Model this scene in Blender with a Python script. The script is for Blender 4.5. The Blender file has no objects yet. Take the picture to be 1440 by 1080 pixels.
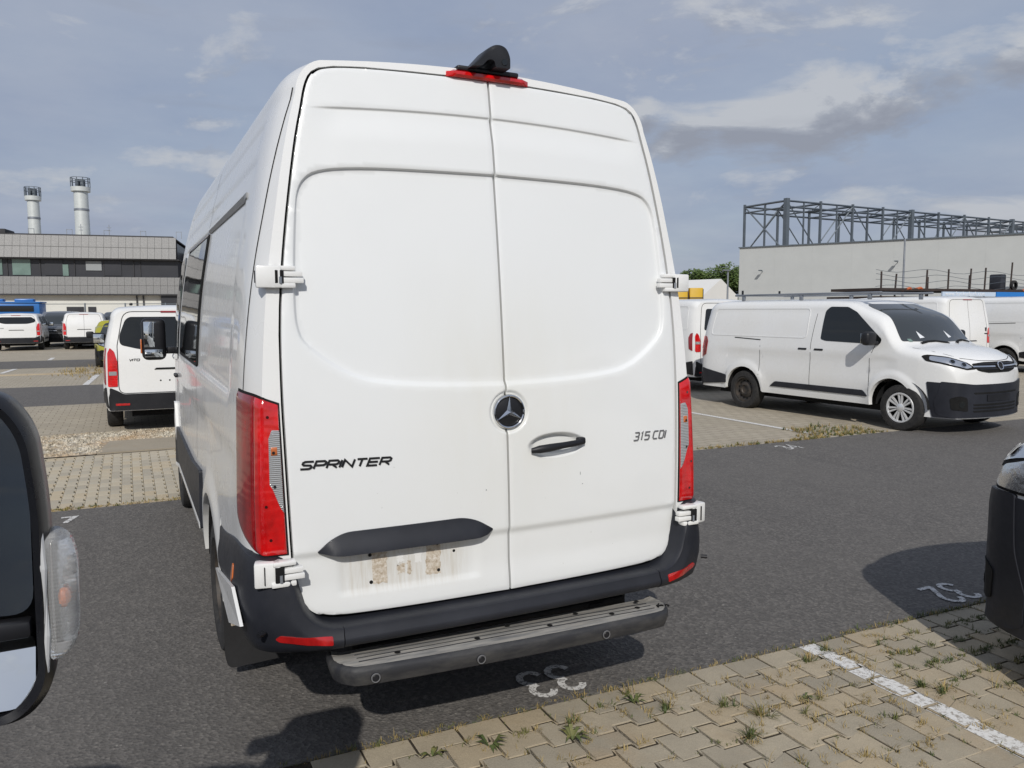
import bpy, bmesh, math, random
from mathutils import Vector, Matrix
from mathutils.bvhtree import BVHTree
from mathutils.geometry import delaunay_2d_cdt
random.seed(7)
S = bpy.context.scene
R = math.radians

# ------------------------------------------------------------------ camera
CAM = Vector((-1.3469, -2.778, 1.7373)); YAW, PIT, ROL, F = 0.4547, -0.0939, -0.0029, 1104.682
fw = Vector((math.sin(YAW)*math.cos(PIT), math.cos(YAW)*math.cos(PIT), math.sin(PIT)))
rt = Vector((math.cos(YAW), -math.sin(YAW), 0)); up = rt.cross(fw)
rt, up = rt*math.cos(ROL)+up*math.sin(ROL), up*math.cos(ROL)-rt*math.sin(ROL)
cd = bpy.data.cameras.new('camera'); cam = bpy.data.objects.new('camera', cd); S.collection.objects.link(cam)
cam.matrix_world = Matrix(((rt.x, up.x, -fw.x, CAM.x), (rt.y, up.y, -fw.y, CAM.y), (rt.z, up.z, -fw.z, CAM.z), (0, 0, 0, 1)))
cd.sensor_width = 36; cd.lens = 36*F/1440; cd.clip_start = .05; cd.clip_end = 3000
S.camera = cam

# ------------------------------------------------------------------ sky and sun
SUN = Vector((.60, 1.24, -1)).normalized()            # the way the light travels
SUN_EL = math.asin(-SUN.z); SUN_AZ = math.atan2(-SUN.x, -SUN.y)   # from +y, clockwise
w = bpy.data.worlds.new('World'); S.world = w; w.use_nodes = True
nt = w.node_tree; nt.nodes.clear()
def N(t, **kw):
    n = nt.nodes.new(t)
    for k, v in kw.items(): setattr(n, k, v)
    return n
def Lk(a, b): nt.links.new(a, b)
out = N('ShaderNodeOutputWorld'); bg = N('ShaderNodeBackground'); bg.inputs['Strength'].default_value = .1
sky = N('ShaderNodeTexSky', sky_type='NISHITA', sun_disc=False)
sky.sun_elevation = SUN_EL; sky.sun_rotation = SUN_AZ; sky.air_density = 1.1; sky.dust_density = 1.5; sky.ozone_density = 1.5
tc = N('ShaderNodeTexCoord'); sep = N('ShaderNodeSeparateXYZ'); Lk(tc.outputs['Generated'], sep.inputs[0])
def M2(op, a, b=None, clamp=False):
    n = N('ShaderNodeMath', operation=op, use_clamp=clamp)
    for i, v in enumerate((a, b)):
        if v is None: continue
        if hasattr(v, 'links'): Lk(v, n.inputs[i])
        else: n.inputs[i].default_value = v
    return n.outputs[0]
zz = M2('ADD', M2('MAXIMUM', sep.outputs[2], 0.0), .16)
cx_ = M2('DIVIDE', sep.outputs[0], zz); cy_ = M2('DIVIDE', sep.outputs[1], zz)
comb = N('ShaderNodeCombineXYZ'); Lk(cx_, comb.inputs[0]); Lk(cy_, comb.inputs[1])
def noise(vec, scale, detail=6, rough=.55, off=(0, 0, 0), dist=0):
    mp = N('ShaderNodeMapping'); mp.inputs['Location'].default_value = off; Lk(vec, mp.inputs['Vector'])
    n = N('ShaderNodeTexNoise'); n.inputs['Scale'].default_value = scale; n.inputs['Detail'].default_value = detail
    n.inputs['Roughness'].default_value = rough; n.inputs['Distortion'].default_value = dist
    Lk(mp.outputs[0], n.inputs['Vector']); return n.outputs['Fac']
def ramp(fac, stops):
    r = N('ShaderNodeValToRGB'); e = r.color_ramp.elements
    while len(e) < len(stops): e.new(.5)
    for q, (p, c) in zip(e, stops): q.position = p; q.color = (*c, 1) if len(c) == 3 else c
    Lk(fac, r.inputs[0]); return r.outputs['Color']
def mix(fac, a, b):
    m = N('ShaderNodeMix', data_type='RGBA')
    for s, v in ((0, fac), (6, a), (7, b)):
        if hasattr(v, 'links'): Lk(v, m.inputs[s])
        else: m.inputs[s].default_value = v if s == 0 else (*v, 1)
    return m.outputs[2]
# a thin veil of high cloud, then the broken grey cumulus under it
veil = noise(comb.outputs[0], .55, 5, .5, (3.1, 1.7, 0))
veilc = ramp(noise(comb.outputs[0], 1.3, 7, .6, (7.3, 2.1, 0)), [(.3, (2.9, 3.42, 4.65)), (.7, (3.85, 4.27, 5.2))])
base = mix(ramp(veil, [(.30, (.66,)*3), (.62, (.98,)*3)]), sky.outputs[0], veilc)
# cumulus: noise in the true direction, flattened
mpd = N('ShaderNodeMapping'); mpd.inputs['Scale'].default_value = (1, 1, 2.6); Lk(tc.outputs['Generated'], mpd.inputs['Vector'])
cn = noise(mpd.outputs[0], 4.6, 10, .6, (4.9, 2.35, .62), .3)
cn_up = noise(mpd.outputs[0], 4.6, 10, .6, (4.9, 2.35, .69), .3)
bank = N('ShaderNodeVectorMath', operation='DISTANCE')
bmap = N('ShaderNodeMapping'); bmap.inputs['Scale'].default_value = (1, 1, 2.2); Lk(tc.outputs['Generated'], bmap.inputs['Vector'])
def pixdir(u, v): return (fw + rt*((u-720)/F) - up*((v-540)/F)).normalized()
def bankmask(u, v, rad):
    d = N('ShaderNodeVectorMath', operation='DISTANCE'); Lk(bmap.outputs[0], d.inputs[0]); p = pixdir(u, v)
    d.inputs[1].default_value = (p.x, p.y, p.z*2.2)
    return M2('SUBTRACT', 1.0, M2('DIVIDE', d.outputs['Value'], rad), True)
BANK = ((1170, 150, .125), (1060, 180, .10), (1235, 150, .115), (1330, 118, .12), (1430, 92, .12), (960, 190, .09), (890, 178, .08), (1130, 190, .085))
def bank_at(du, dv):
    m = None
    for u, v, r_ in BANK:
        k = bankmask(u+du, v+dv, r_); m = k if m is None else M2('MAXIMUM', m, k)
    return m
bm_ = bank_at(0, 0); hi = bank_at(-6, -26); lo_ = bank_at(6, 26)
dens = M2('ADD', M2('MULTIPLY', bm_, .62), M2('MULTIPLY', M2('SUBTRACT', cn, .5), 2.3))
cmask = ramp(dens, [(.14, (0, 0, 0)), (.40, (1, 1, 1))])
shade = ramp(M2('ADD', M2('ADD', M2('MULTIPLY', M2('SUBTRACT', hi, lo_), .75), .46), M2('MULTIPLY', M2('SUBTRACT', cn, cn_up), 4.2)), [(.10, (2.85, 3.05, 3.6)), (.42, (3.5, 3.75, 4.3)), (.72, (5.2, 5.4, 5.75))])
allc = mix(M2('MULTIPLY', cmask, .85), base, shade)
# low grey streaks
st = N('ShaderNodeMapping'); st.inputs['Scale'].default_value = (1, 1, 7); Lk(tc.outputs['Generated'], st.inputs['Vector'])
sn = noise(st.outputs[0], 3.0, 6, .55, (5.5, 8.1, 1.0))
allc = mix(M2('MULTIPLY', ramp(sn, [(.58, (0, 0, 0)), (.72, (1, 1, 1))]), .3), allc, (2.7, 2.9, 3.5))
Lk(allc, bg.inputs['Color']); Lk(bg.outputs[0], out.inputs[0])
sl = bpy.data.lights.new('sun', 'SUN'); sl.energy = 3.0; sl.angle = R(.6); sl.color = (1, .96, .90)
so = bpy.data.objects.new('sun', sl); S.collection.objects.link(so); so.rotation_euler = SUN.to_track_quat('-Z', 'Y').to_euler(); so.location = (-30, -60, 50)
S.view_settings.view_transform = 'Standard'; S.view_settings.look = 'None'; S.view_settings.exposure = 0; S.view_settings.gamma = 1
S.view_settings.use_curve_mapping = False

# ------------------------------------------------------------------ materials
def newmat(name, col=(.8, .8, .8), rough=.5, metal=0, coat=0, spec=.5, coat_rough=.05):
    m = bpy.data.materials.new(name); m.use_nodes = True; b = m.node_tree.nodes['Principled BSDF']
    b.inputs['Base Color'].default_value = (*col, 1); b.inputs['Roughness'].default_value = rough; b.inputs['Metallic'].default_value = metal
    b.inputs['Coat Weight'].default_value = coat; b.inputs['Coat Roughness'].default_value = coat_rough; b.inputs['Specular IOR Level'].default_value = spec
    return m
class NT:
    def __init__(s, m): s.m = m; s.t = m.node_tree; s.b = s.t.nodes['Principled BSDF']; s.c = s.n('ShaderNodeTexCoord').outputs['Object']
    def n(s, t, **kw):
        x = s.t.nodes.new(t)
        for k, v in kw.items(): setattr(x, k, v)
        return x
    def l(s, a, b): s.t.links.new(a, b)
    def noise(s, scale, detail=5, rough=.55, vec=None, stretch=None, off=(0, 0, 0)):
        v = vec or s.c
        mp = s.n('ShaderNodeMapping'); mp.inputs['Scale'].default_value = stretch or (1, 1, 1); mp.inputs['Location'].default_value = off; s.l(v, mp.inputs[0])
        x = s.n('ShaderNodeTexNoise'); x.inputs['Scale'].default_value = scale; x.inputs['Detail'].default_value = detail; x.inputs['Roughness'].default_value = rough
        s.l(mp.outputs[0], x.inputs['Vector']); return x.outputs['Fac']
    def vor(s, scale, feat='F1'):
        x = s.n('ShaderNodeTexVoronoi', feature=feat); x.inputs['Scale'].default_value = scale; s.l(s.c, x.inputs['Vector']); return x
    def ramp(s, f, stops):
        r = s.n('ShaderNodeValToRGB'); e = r.color_ramp.elements
        while len(e) < len(stops): e.new(.5)
        for q, (p, c) in zip(e, stops): q.position = p; q.color = (*c, 1) if len(c) == 3 else (c[0],)*3+(1,)
        s.l(f, r.inputs[0]); return r.outputs['Color']
    def mix(s, f, a, b, mode='MIX'):
        m = s.n('ShaderNodeMix', data_type='RGBA', blend_type=mode)
        for i, v in ((0, f), (6, a), (7, b)):
            if hasattr(v, 'links'): s.l(v, m.inputs[i])
            else: m.inputs[i].default_value = v if i == 0 else (*v, 1)
        return m.outputs[2]
    def math(s, op, a, b=None, clamp=False):
        n = s.n('ShaderNodeMath', operation=op, use_clamp=clamp)
        for i, v in enumerate((a, b)):
            if v is None: continue
            if hasattr(v, 'links'): s.l(v, n.inputs[i])
            else: n.inputs[i].default_value = v
        return n.outputs[0]
    def bump(s, h, strength=.3, dist=.01):
        b = s.n('ShaderNodeBump'); b.inputs['Strength'].default_value = strength; b.inputs['Distance'].default_value = dist
        s.l(h, b.inputs['Height']); s.l(b.outputs[0], s.b.inputs['Normal']); return b
    def col(s, c): s.l(c, s.b.inputs['Base Color'])
    def rough(s, c): s.l(c, s.b.inputs['Roughness'])
MT = {}
def paint(name, col, rough=.32, coat=.8, dirt=.05):
    m = newmat(name, col, rough, 0, coat); t = NT(m)
    a = t.noise(1.1, 4, .5); b = t.noise(5, 3, .5)
    c2 = tuple(x*(1-dirt*1.6) for x in (col[0], col[1]*.99, col[2]*.96))
    t.col(t.mix(t.ramp(a, [(.35, (0,)), (.75, (1,))]), col, c2))
    t.rough(t.ramp(b, [(.3, (rough*.85,)), (.8, (rough*1.25,))])); t.b.inputs['Specular IOR Level'].default_value = .35
    MT[name] = m; return m
paint('white_paint', (.78, .785, .78), .28, .45, .02)
paint('grey_paint', (.10, .105, .115), .3, .9)
paint('dark_paint', (.02, .022, .026), .3, .9)
paint('lime_paint', (.34, .32, .02), .3, .9)
def plastic(name, col, rough=.5, var=.4, scale=30):
    m = newmat(name, col, rough, spec=.35); t = NT(m); a = t.noise(scale, 4, .6); f = t.noise(3.0, 4, .6)
    t.col(t.mix(t.ramp(f, [(.35, (0,)), (.8, (1,))]), col, tuple(x*(1+var) + .006 for x in col)))
    t.rough(t.ramp(a, [(.2, (rough*.85,)), (.8, (min(1, rough*1.2),))])); t.bump(t.noise(900, 2), .08, .002)
    MT[name] = m; return m
plastic('black_plastic', (.010, .0105, .013), .42)
plastic('bumper_plastic', (.014, .0155, .021), .48, .6)
plastic('mirror_black', (.006, .0065, .009), .28, .2)
plastic('rubber', (.016, .016, .017), .8)
plastic('gap_black', (.004, .004, .004), .9, .1)
plastic('underbody', (.008, .008, .009), .9, .2)
plastic('grey_plastic', (.12, .12, .125), .55)
plastic('shade_scuff_grey', (.26, .265, .27), .5, .2)  # grey for the painted shade of the side groove and for door scuffs
plastic('pale_trim', (.5, .51, .52), .45, .1)
m = MT['tyre'] = newmat('tyre', (.018, .018, .019), .85); t = NT(m); t.col(t.ramp(t.noise(25, 4), [(.3, (.012, .012, .013)), (.75, (.035, .033, .031))])); t.bump(t.noise(120, 3), .3, .004)
m = MT['alloy'] = newmat('alloy', (.72, .73, .74), .3, .45); t = NT(m); t.rough(t.ramp(t.noise(12, 3), [(.3, (.25,)), (.8, (.42,))]))
m = MT['steel_rim'] = newmat('steel_rim', (.045, .043, .042), .6, .3); t = NT(m); t.col(t.ramp(t.noise(14, 4), [(.3, (.03, .03, .03)), (.8, (.09, .07, .055))]))
m = MT['chrome'] = newmat('chrome', (.75, .76, .78), .1, 1); t = NT(m); t.rough(t.ramp(t.noise(60, 2), [(.3, (.06,)), (.8, (.16,))]))
m = MT['galvanised'] = newmat('galvanised', (.36, .38, .40), .5, .5); t = NT(m); t.col(t.ramp(t.noise(1.5, 5), [(.3, (.20, .22, .25)), (.75, (.33, .35, .38))]))
m = MT['glass_dark'] = newmat('glass_dark', (.012, .014, .015), .03, 0, 0, .6); t = NT(m); t.rough(t.ramp(t.noise(3, 3), [(.3, (.02,)), (.8, (.05,))])); t.bump(t.noise(.8, 2), .05, .05)
m = MT['windscreen'] = newmat('windscreen', (.04, .046, .05), .04, 0, 0, .6); t = NT(m); t.rough(t.ramp(t.noise(3, 3), [(.3, (.03,)), (.8, (.08,))]))
m = MT['mirror_glass'] = newmat('mirror_glass', (.85, .88, .88), .01, 1); t = NT(m); t.rough(t.ramp(t.noise(9, 4), [(.4, (.008,)), (.9, (.04,))]))
def lens(name, col, rough=.12):
    m = newmat(name, col, rough, 0, 1, .6, .04); t = NT(m)
    wv = t.n('ShaderNodeTexWave', bands_direction='Z'); wv.inputs['Scale'].default_value = 9; wv.inputs['Distortion'].default_value = 9; wv.inputs['Detail'].default_value = 3; wv.inputs['Detail Scale'].default_value = .6; t.l(t.c, wv.inputs[0])
    t.col(t.mix(t.ramp(t.noise(16, 4, .6, stretch=(1, 1, .5)), [(.3, (0,)), (.7, (1,))]), tuple(x*.62 for x in col), tuple(min(1, x*1.25) for x in col)))
    t.bump(wv.outputs['Fac'], .10, .006); MT[name] = m; return m
lens('red_lens', (.58, .006, .007)); lens('dark_red_lens', (.26, .005, .007)); lens('reflector_red', (.42, .012, .012)); lens('amber', (.55, .14, .03), .3)
lens('dark_lens', (.06, .005, .006))
m = MT['clear_lens'] = newmat('clear_lens', (.55, .56, .56), .08, .3, 1); t = NT(m)
wv = t.n('ShaderNodeTexWave', bands_direction='Z'); wv.inputs['Scale'].default_value = 45; wv.inputs['Distortion'].default_value = 1.5; t.l(t.c, wv.inputs[0])
t.col(t.mix(t.ramp(wv.outputs['Fac'], [(.3, (0,)), (.7, (1,))]), (.28, .285, .29), (.55, .56, .56))); t.bump(wv.outputs['Fac'], .5, .006)
# clear polycarbonate of lamps
m = MT['lamp_glass'] = newmat('lamp_glass', (.95, .96, .96), .05); m.node_tree.nodes['Principled BSDF'].inputs['Transmission Weight'].default_value = .78; m.node_tree.nodes['Principled BSDF'].inputs['IOR'].default_value = 1.2
t = NT(m); wv = t.n('ShaderNodeTexWave', bands_direction='Z'); wv.inputs['Scale'].default_value = 60; wv.inputs['Distortion'].default_value = 1; t.l(t.c, wv.inputs[0]); t.bump(wv.outputs['Fac'], .16, .004)
m = MT['reflector_silver'] = newmat('reflector_silver', (.7, .71, .72), .18, .9); t = NT(m); t.bump(t.noise(30, 3), .3, .01)

def smooth_box(t, ax, lo, hi, soft):
    """0..1 mask along one object axis"""
    s_ = t.n('ShaderNodeSeparateXYZ'); t.l(t.c, s_.inputs[0]); a = s_.outputs[ax]
    def stp(e0, e1):
        n = t.n('ShaderNodeMapRange', interpolation_type='SMOOTHSTEP'); n.inputs[1].default_value = e0; n.inputs[2].default_value = e1; t.l(a, n.inputs[0]); return n.outputs[0]
    return t.math('MULTIPLY', stp(lo-soft, lo+soft), t.math('SUBTRACT', 1.0, stp(hi-soft, hi+soft)))
# door paint: white with road film and the rain-washed grime left round a removed plate
m = MT['door_paint'] = newmat('door_paint', (.70, .70, .68), .4, 0, .6, .5, .08); t = NT(m)
plate = t.math('MULTIPLY', smooth_box(t, 0, -.66, -.20, .05), smooth_box(t, 2, .69, .86, .03))
streak = t.ramp(t.noise(9, 6, .65, stretch=(9, 1, .8)), [(.42, (0,)), (.66, (1,))])
film = t.ramp(t.noise(1.7, 6, .6, off=(3, 1, 2)), [(.35, (0,)), (.8, (1,))])
low = t.math('MULTIPLY', smooth_box(t, 2, -1, .9, .5), .55)
c = t.mix(t.math('MULTIPLY', film, .35), (.76, .775, .775), (.72, .73, .715))
c = t.mix(t.math('MULTIPLY', t.math('MULTIPLY', low, t.noise(5, 6, .65)), .35), c, (.58, .57, .53))
c = t.mix(t.math('MULTIPLY', plate, t.math('ADD', t.math('MULTIPLY', streak, .34), .16)), c, (.46, .40, .30))
mid_ = t.math('MULTIPLY', smooth_box(t, 0, -.30, .30, .28), smooth_box(t, 2, 1.0, 1.75, .35)); c = t.mix(t.math('MULTIPLY', mid_, t.math('MULTIPLY', t.noise(3.2, 5, .6, stretch=(2.5, 1, .7)), .42)), c, (.60, .57, .45))
spk = t.ramp(t.noise(70, 2, .5), [(.76, (0,)), (.80, (1,))])
c = t.mix(t.math('MULTIPLY', spk, t.math('MULTIPLY', smooth_box(t, 2, .5, 1.25, .2), .25)), c, (.25, .23, .2))
t.col(c); t.rough(t.ramp(t.noise(6, 5), [(.3, (.32,)), (.8, (.5,))]))
m = MT['residue'] = newmat('residue', (.4, .3, .2), .8); t = NT(m); t.col(t.ramp(t.noise(75, 5, .65), [(.3, (.30, .235, .165)), (.48, (.50, .43, .34)), (.68, (.70, .66, .60))])); t.bump(t.noise(80, 4), .6, .003)
# step tread: scuffed rubber
m = MT['tread'] = newmat('tread', (.1, .1, .1), .75); t = NT(m)
sc = t.ramp(t.noise(6, 7, .7, stretch=(1, 7, 1)), [(.36, (0,)), (.62, (1,))]); sc2 = t.ramp(t.noise(14, 6, .7, stretch=(.5, 5, 1), off=(4, 2, 1)), [(.45, (0,)), (.7, (1,))])
c = t.mix(sc, (.17, .17, .17), (.36, .35, .325)); c = t.mix(t.math('MULTIPLY', sc2, .6), c, (.46, .42, .36)); t.col(c); t.bump(t.noise(220, 3), .3, .003)
m = MT['step_rubber'] = newmat('step_rubber', (.03, .03, .033), .62); t = NT(m); t.col(t.mix(t.ramp(t.noise(7, 6, .7, stretch=(.6, 3, 2)), [(.42, (0,)), (.75, (1,))]), (.022, .023, .027), (.075, .073, .07))); t.bump(t.noise(300, 3), .2, .002)

# ground
m = MT['asphalt'] = newmat('asphalt', (.1, .1, .1), .9); t = NT(m)
g1 = t.vor(62); g2 = t.noise(150, 4, .75); big = t.noise(.45, 6, .6); mid = t.noise(3.1, 6, .65)
c = t.ramp(g1.outputs['Color'], [(.05, (.045, .042, .039)), (.5, (.115, .107, .099)), (.95, (.27, .25, .225))])
c = t.mix(.5, c, t.ramp(g2, [(.3, (.055, .051, .048)), (.7, (.175, .163, .150))]))
c = t.mix(t.ramp(big, [(.35, (0,)), (.7, (.5,))]), c, (.140, .130, .118)); c = t.mix(t.ramp(mid, [(.5, (0,)), (.8, (.4,))]), c, (.085, .079, .074))
c = t.mix(t.ramp(t.noise(38, 2, .4, off=(9, 3, 0)), [(.735, (0,)), (.76, (.8,))]), c, (.33, .31, .28))
cr_ = t.n('ShaderNodeTexVoronoi', feature='DISTANCE_TO_EDGE'); cr_.inputs['Scale'].default_value = .42; mpx = t.n('ShaderNodeVectorMath', operation='ADD'); nz_ = t.n('ShaderNodeTexNoise'); nz_.inputs['Scale'].default_value = 1.6; nz_.inputs['Detail'].default_value = 6; t.l(t.c, nz_.inputs['Vector']); t.l(t.c, mpx.inputs[0]); t.l(nz_.outputs['Color'], mpx.inputs[1]); t.l(mpx.outputs[0], cr_.inputs['Vector'])
c = t.mix(t.math('MULTIPLY', t.ramp(cr_.outputs['Distance'], [(.002, (1,)), (.006, (0,))]), t.ramp(t.noise(.3, 3, .5, off=(2, 7, 0)), [(.52, (0,)), (.64, (.22,))])), c, (.05, .047, .045))
c = t.mix(t.ramp(t.noise(1.2, 3, .45, off=(8, 4, 1)), [(.68, (0,)), (.78, (.3,))]), c, (.06, .057, .055))
c = t.mix(t.ramp(t.noise(2.2, 5, .6, stretch=(2.2, .12, 1), off=(1, 5, 2)), [(.55, (0,)), (.75, (.3,))]), c, (.075, .07, .066))
t.col(c); t.bump(t.math('ADD', g1.outputs['Distance'], t.math('MULTIPLY', g2, .6)), .8, .006)
def concrete(name, a, b, scale=6):
    m = MT[name] = newmat(name, a, .9); t = NT(m)
    inf = t.n('ShaderNodeObjectInfo').outputs['Random']
    c = t.mix(t.ramp(t.noise(scale, 7, .65), [(.3, (0,)), (.7, (1,))]), a, b)
    c = t.mix(t.ramp(t.noise(190, 3, .7), [(.35, (0,)), (.72, (.55,))]), c, tuple(x*.55 for x in a))
    c = t.mix(1.0, c, t.ramp(inf, [(0, (.78, .79, .81)), (.5, (1, 1, 1)), (1, (1.0, .94, .85))]), 'MULTIPLY')
    c = t.mix(t.ramp(t.noise(2.2, 6, .6, off=(5, 5, 0)), [(.56, (0,)), (.78, (.5,))]), c, (.36, .25, .14))
    t.col(c); t.bump(t.math('ADD', t.noise(160, 4), t.noise(25, 4)), .45, .004); return m
concrete('paver_stone', (.485, .42, .31), (.385, .335, .25))
concrete('far_paver_stone', (.58, .52, .40), (.48, .43, .33), 2)
concrete('sand_slab', (.50, .43, .32), (.40, .34, .25), 1.4)
m = MT['soil'] = newmat('soil', (.1, .08, .05), .95); t = NT(m); t.col(t.ramp(t.noise(60, 6, .7), [(.3, (.018, .014, .009)), (.55, (.045, .034, .02)), (.8, (.10, .078, .048))])); t.bump(t.noise(120, 4), .7, .01)
m = MT['gravel_bed'] = newmat('gravel_bed', (.4, .36, .28), .95); t = NT(m); v = t.vor(16); t.col(t.mix(t.ramp(t.noise(1.1, 5), [(.45, (0,)), (.7, (.6,))]), t.ramp(v.outputs['Color'], [(.1, (.22, .19, .14)), (.5, (.44, .39, .30)), (.9, (.62, .57, .47))]), (.42, .26, .12))); t.bump(v.outputs['Distance'], .8, .03)
# laid paving beyond the reach of single stones
m = MT['laid_paving'] = newmat('laid_paving', (.4, .35, .27), .9); t = NT(m)
br = t.n('ShaderNodeTexBrick'); br.inputs['Scale'].default_value = 1; br.inputs['Mortar Size'].default_value = .006; br.inputs['Brick Width'].default_value = .2; br.inputs['Row Height'].default_value = .165
br.inputs['Color1'].default_value = (.42, .37, .285, 1); br.inputs['Color2'].default_value = (.36, .315, .245, 1); br.inputs['Mortar'].default_value = (.17, .14, .10, 1); t.l(t.c, br.inputs['Vector'])
c = t.mix(t.ramp(t.noise(.8, 6, .6), [(.4, (0,)), (.75, (.6,))]), br.outputs['Color'], (.31, .27, .20)); c = t.mix(t.ramp(t.noise(5, 6, .7), [(.5, (0,)), (.8, (.5,))]), c, (.46, .39, .28)); t.col(c)
t.bump(br.outputs['Fac'], -.3, .006)
m = MT['road_paint'] = newmat('road_paint', (.72, .71, .68), .8); t = NT(m)
c = t.mix(t.ramp(t.noise(45, 6, .75), [(.50, (0,)), (.60, (1,))]), (.72, .71, .68), (.34, .31, .27)); t.col(c); t.bump(t.noise(120, 3), .3, .003)
m = MT['worn_paint'] = newmat('worn_paint', (.6, .6, .58), .85); t = NT(m)
t.col(t.mix(t.ramp(t.noise(60, 5, .75), [(.51, (0,)), (.58, (1,))]), (.64, .63, .61), (.16, .15, .14))); t.bump(t.noise(100, 3), .5, .004)
m = MT['grass'] = newmat('grass', (.09, .11, .03), .7); t = NT(m); t.col(t.ramp(t.noise(9, 4, .6), [(.3, (.05, .085, .022)), (.5, (.10, .12, .035)), (.68, (.24, .20, .07))])); t.b.inputs['Subsurface Weight'].default_value = 0
m = MT['dry_grass'] = newmat('dry_grass', (.35, .26, .10), .8); t = NT(m); t.col(t.ramp(t.noise(7, 4, .6), [(.3, (.20, .15, .05)), (.55, (.36, .27, .11)), (.75, (.46, .36, .18))]))
def leafmat(name, a, b):
    m = MT[name] = newmat(name, a, .65); t = NT(m); t.col(t.ramp(t.noise(.7, 4, .6), [(.3, a), (.7, b)]))
leafmat('leaf', (.045, .085, .015), (.10, .145, .03)); leafmat('bark', (.09, .07, .05), (.13, .10, .08))
# buildings
def flat(name, col, rough=.7, var=.12, scale=.6, metal=0):
    m = MT[name] = newmat(name, col, rough, metal); t = NT(m)
    c = t.mix(t.ramp(t.noise(scale, 6, .6), [(.3, (0,)), (.75, (1,))]), col, tuple(x*(1-var) for x in col)); t.col(c)
    t.rough(t.ramp(t.noise(scale*4, 3), [(.3, (rough*.9,)), (.8, (min(1, rough*1.1),))])); return m
flat('hall_wall', (.47, .485, .48), .6, .08); flat('anthracite', (.035, .037, .045), .4, .3); flat('off_white', (.68, .68, .64), .7, .1); flat('chimney_metal', (.68, .71, .69), .4, .12, 2, .2)
flat('window_green', (.20, .29, .26), .12, .3, .9); flat('blue_truck', (.02, .15, .45), .4, .2); flat('tent_sheet', (.72, .71, .68), .6, .06); flat('yellow_box', (.62, .38, .02), .5, .2)
flat('roof_dark', (.05, .05, .055), .8, .2); flat('sign_pale', (.55, .66, .80), .5, .1); flat('sign_blue', (.02, .20, .60), .45, .1); flat('letter_white', (.78, .80, .82), .6, .05); flat('post_rust', (.05, .035, .03), .8, .4, 5)
flat('orange', (.55, .13, .04), .6, .3, 5); flat('steel_grey', (.14, .165, .19), .5, .25, .8, .3); flat('grey_door', (.30, .32, .33), .6, .1); flat('letter_black', (.012, .012, .013), .35, .2, 20); flat('letter_chrome', (.30, .30, .31), .3, .2, 20, .8); flat('paper', (.7, .72, .74), .8, .05)
m = MT['perforated'] = newmat('perforated', (.3, .3, .3), .55, .3); t = NT(m)
v = t.vor(20); t.col(t.mix(t.ramp(v.outputs['Distance'], [(.22, (1,)), (.42, (0,))]), (.205, .204, .202), (.11, .11, .112))); t.bump(v.outputs['Distance'], .3, .02)

# ------------------------------------------------------------------ mesh helpers
COL = S.collection
def mesh(name, vs, fs, mat, parent=None, smooth=35):
    me = bpy.data.meshes.new(name); me.from_pydata([tuple(v) for v in vs], [], fs); me.update()
    bm = bmesh.new(); bm.from_mesh(me); bmesh.ops.recalc_face_normals(bm, faces=bm.faces); bm.to_mesh(me); bm.free()
    if smooth:
        me.polygons.foreach_set('use_smooth', [True]*len(me.polygons)); me.set_sharp_from_angle(angle=R(smooth))
    if mat: me.materials.append(MT[mat] if isinstance(mat, str) else mat)
    o = bpy.data.objects.new(name, me); COL.objects.link(o)
    if parent: o.parent = parent
    return o
def empty(name, loc=(0, 0, 0), rz=0, label=None, cat=None, group=None):
    o = bpy.data.objects.new(name, None); COL.objects.link(o); o.location = loc; o.rotation_euler = (0, 0, rz); o.empty_display_size = .2
    tag(o, label, cat, group); return o
def tag(o, label=None, cat=None, group=None, kind=None):
    if label: o['label'] = label
    if cat: o['category'] = cat
    if group: o['group'] = group
    if kind: o['kind'] = kind
    return o
def copy_tree(o, parent=None):
    c = o.copy(); COL.objects.link(c); c.parent = parent
    for ch in o.children: copy_tree(ch, c)
    return c
def dens3(P, k=4):
    P = [Vector(p) for p in P]; o = []
    for i in range(len(P)-1):
        a, b_, c, d = P[max(i-1, 0)], P[i], P[i+1], P[min(i+2, len(P)-1)]
        for j in range(k): t = j/k; o.append(.5*((2*b_)+(c-a)*t+(2*a-5*b_+4*c-d)*t*t+(3*b_-a-3*c+d)*t**3))
    return o+[P[-1]]
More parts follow.
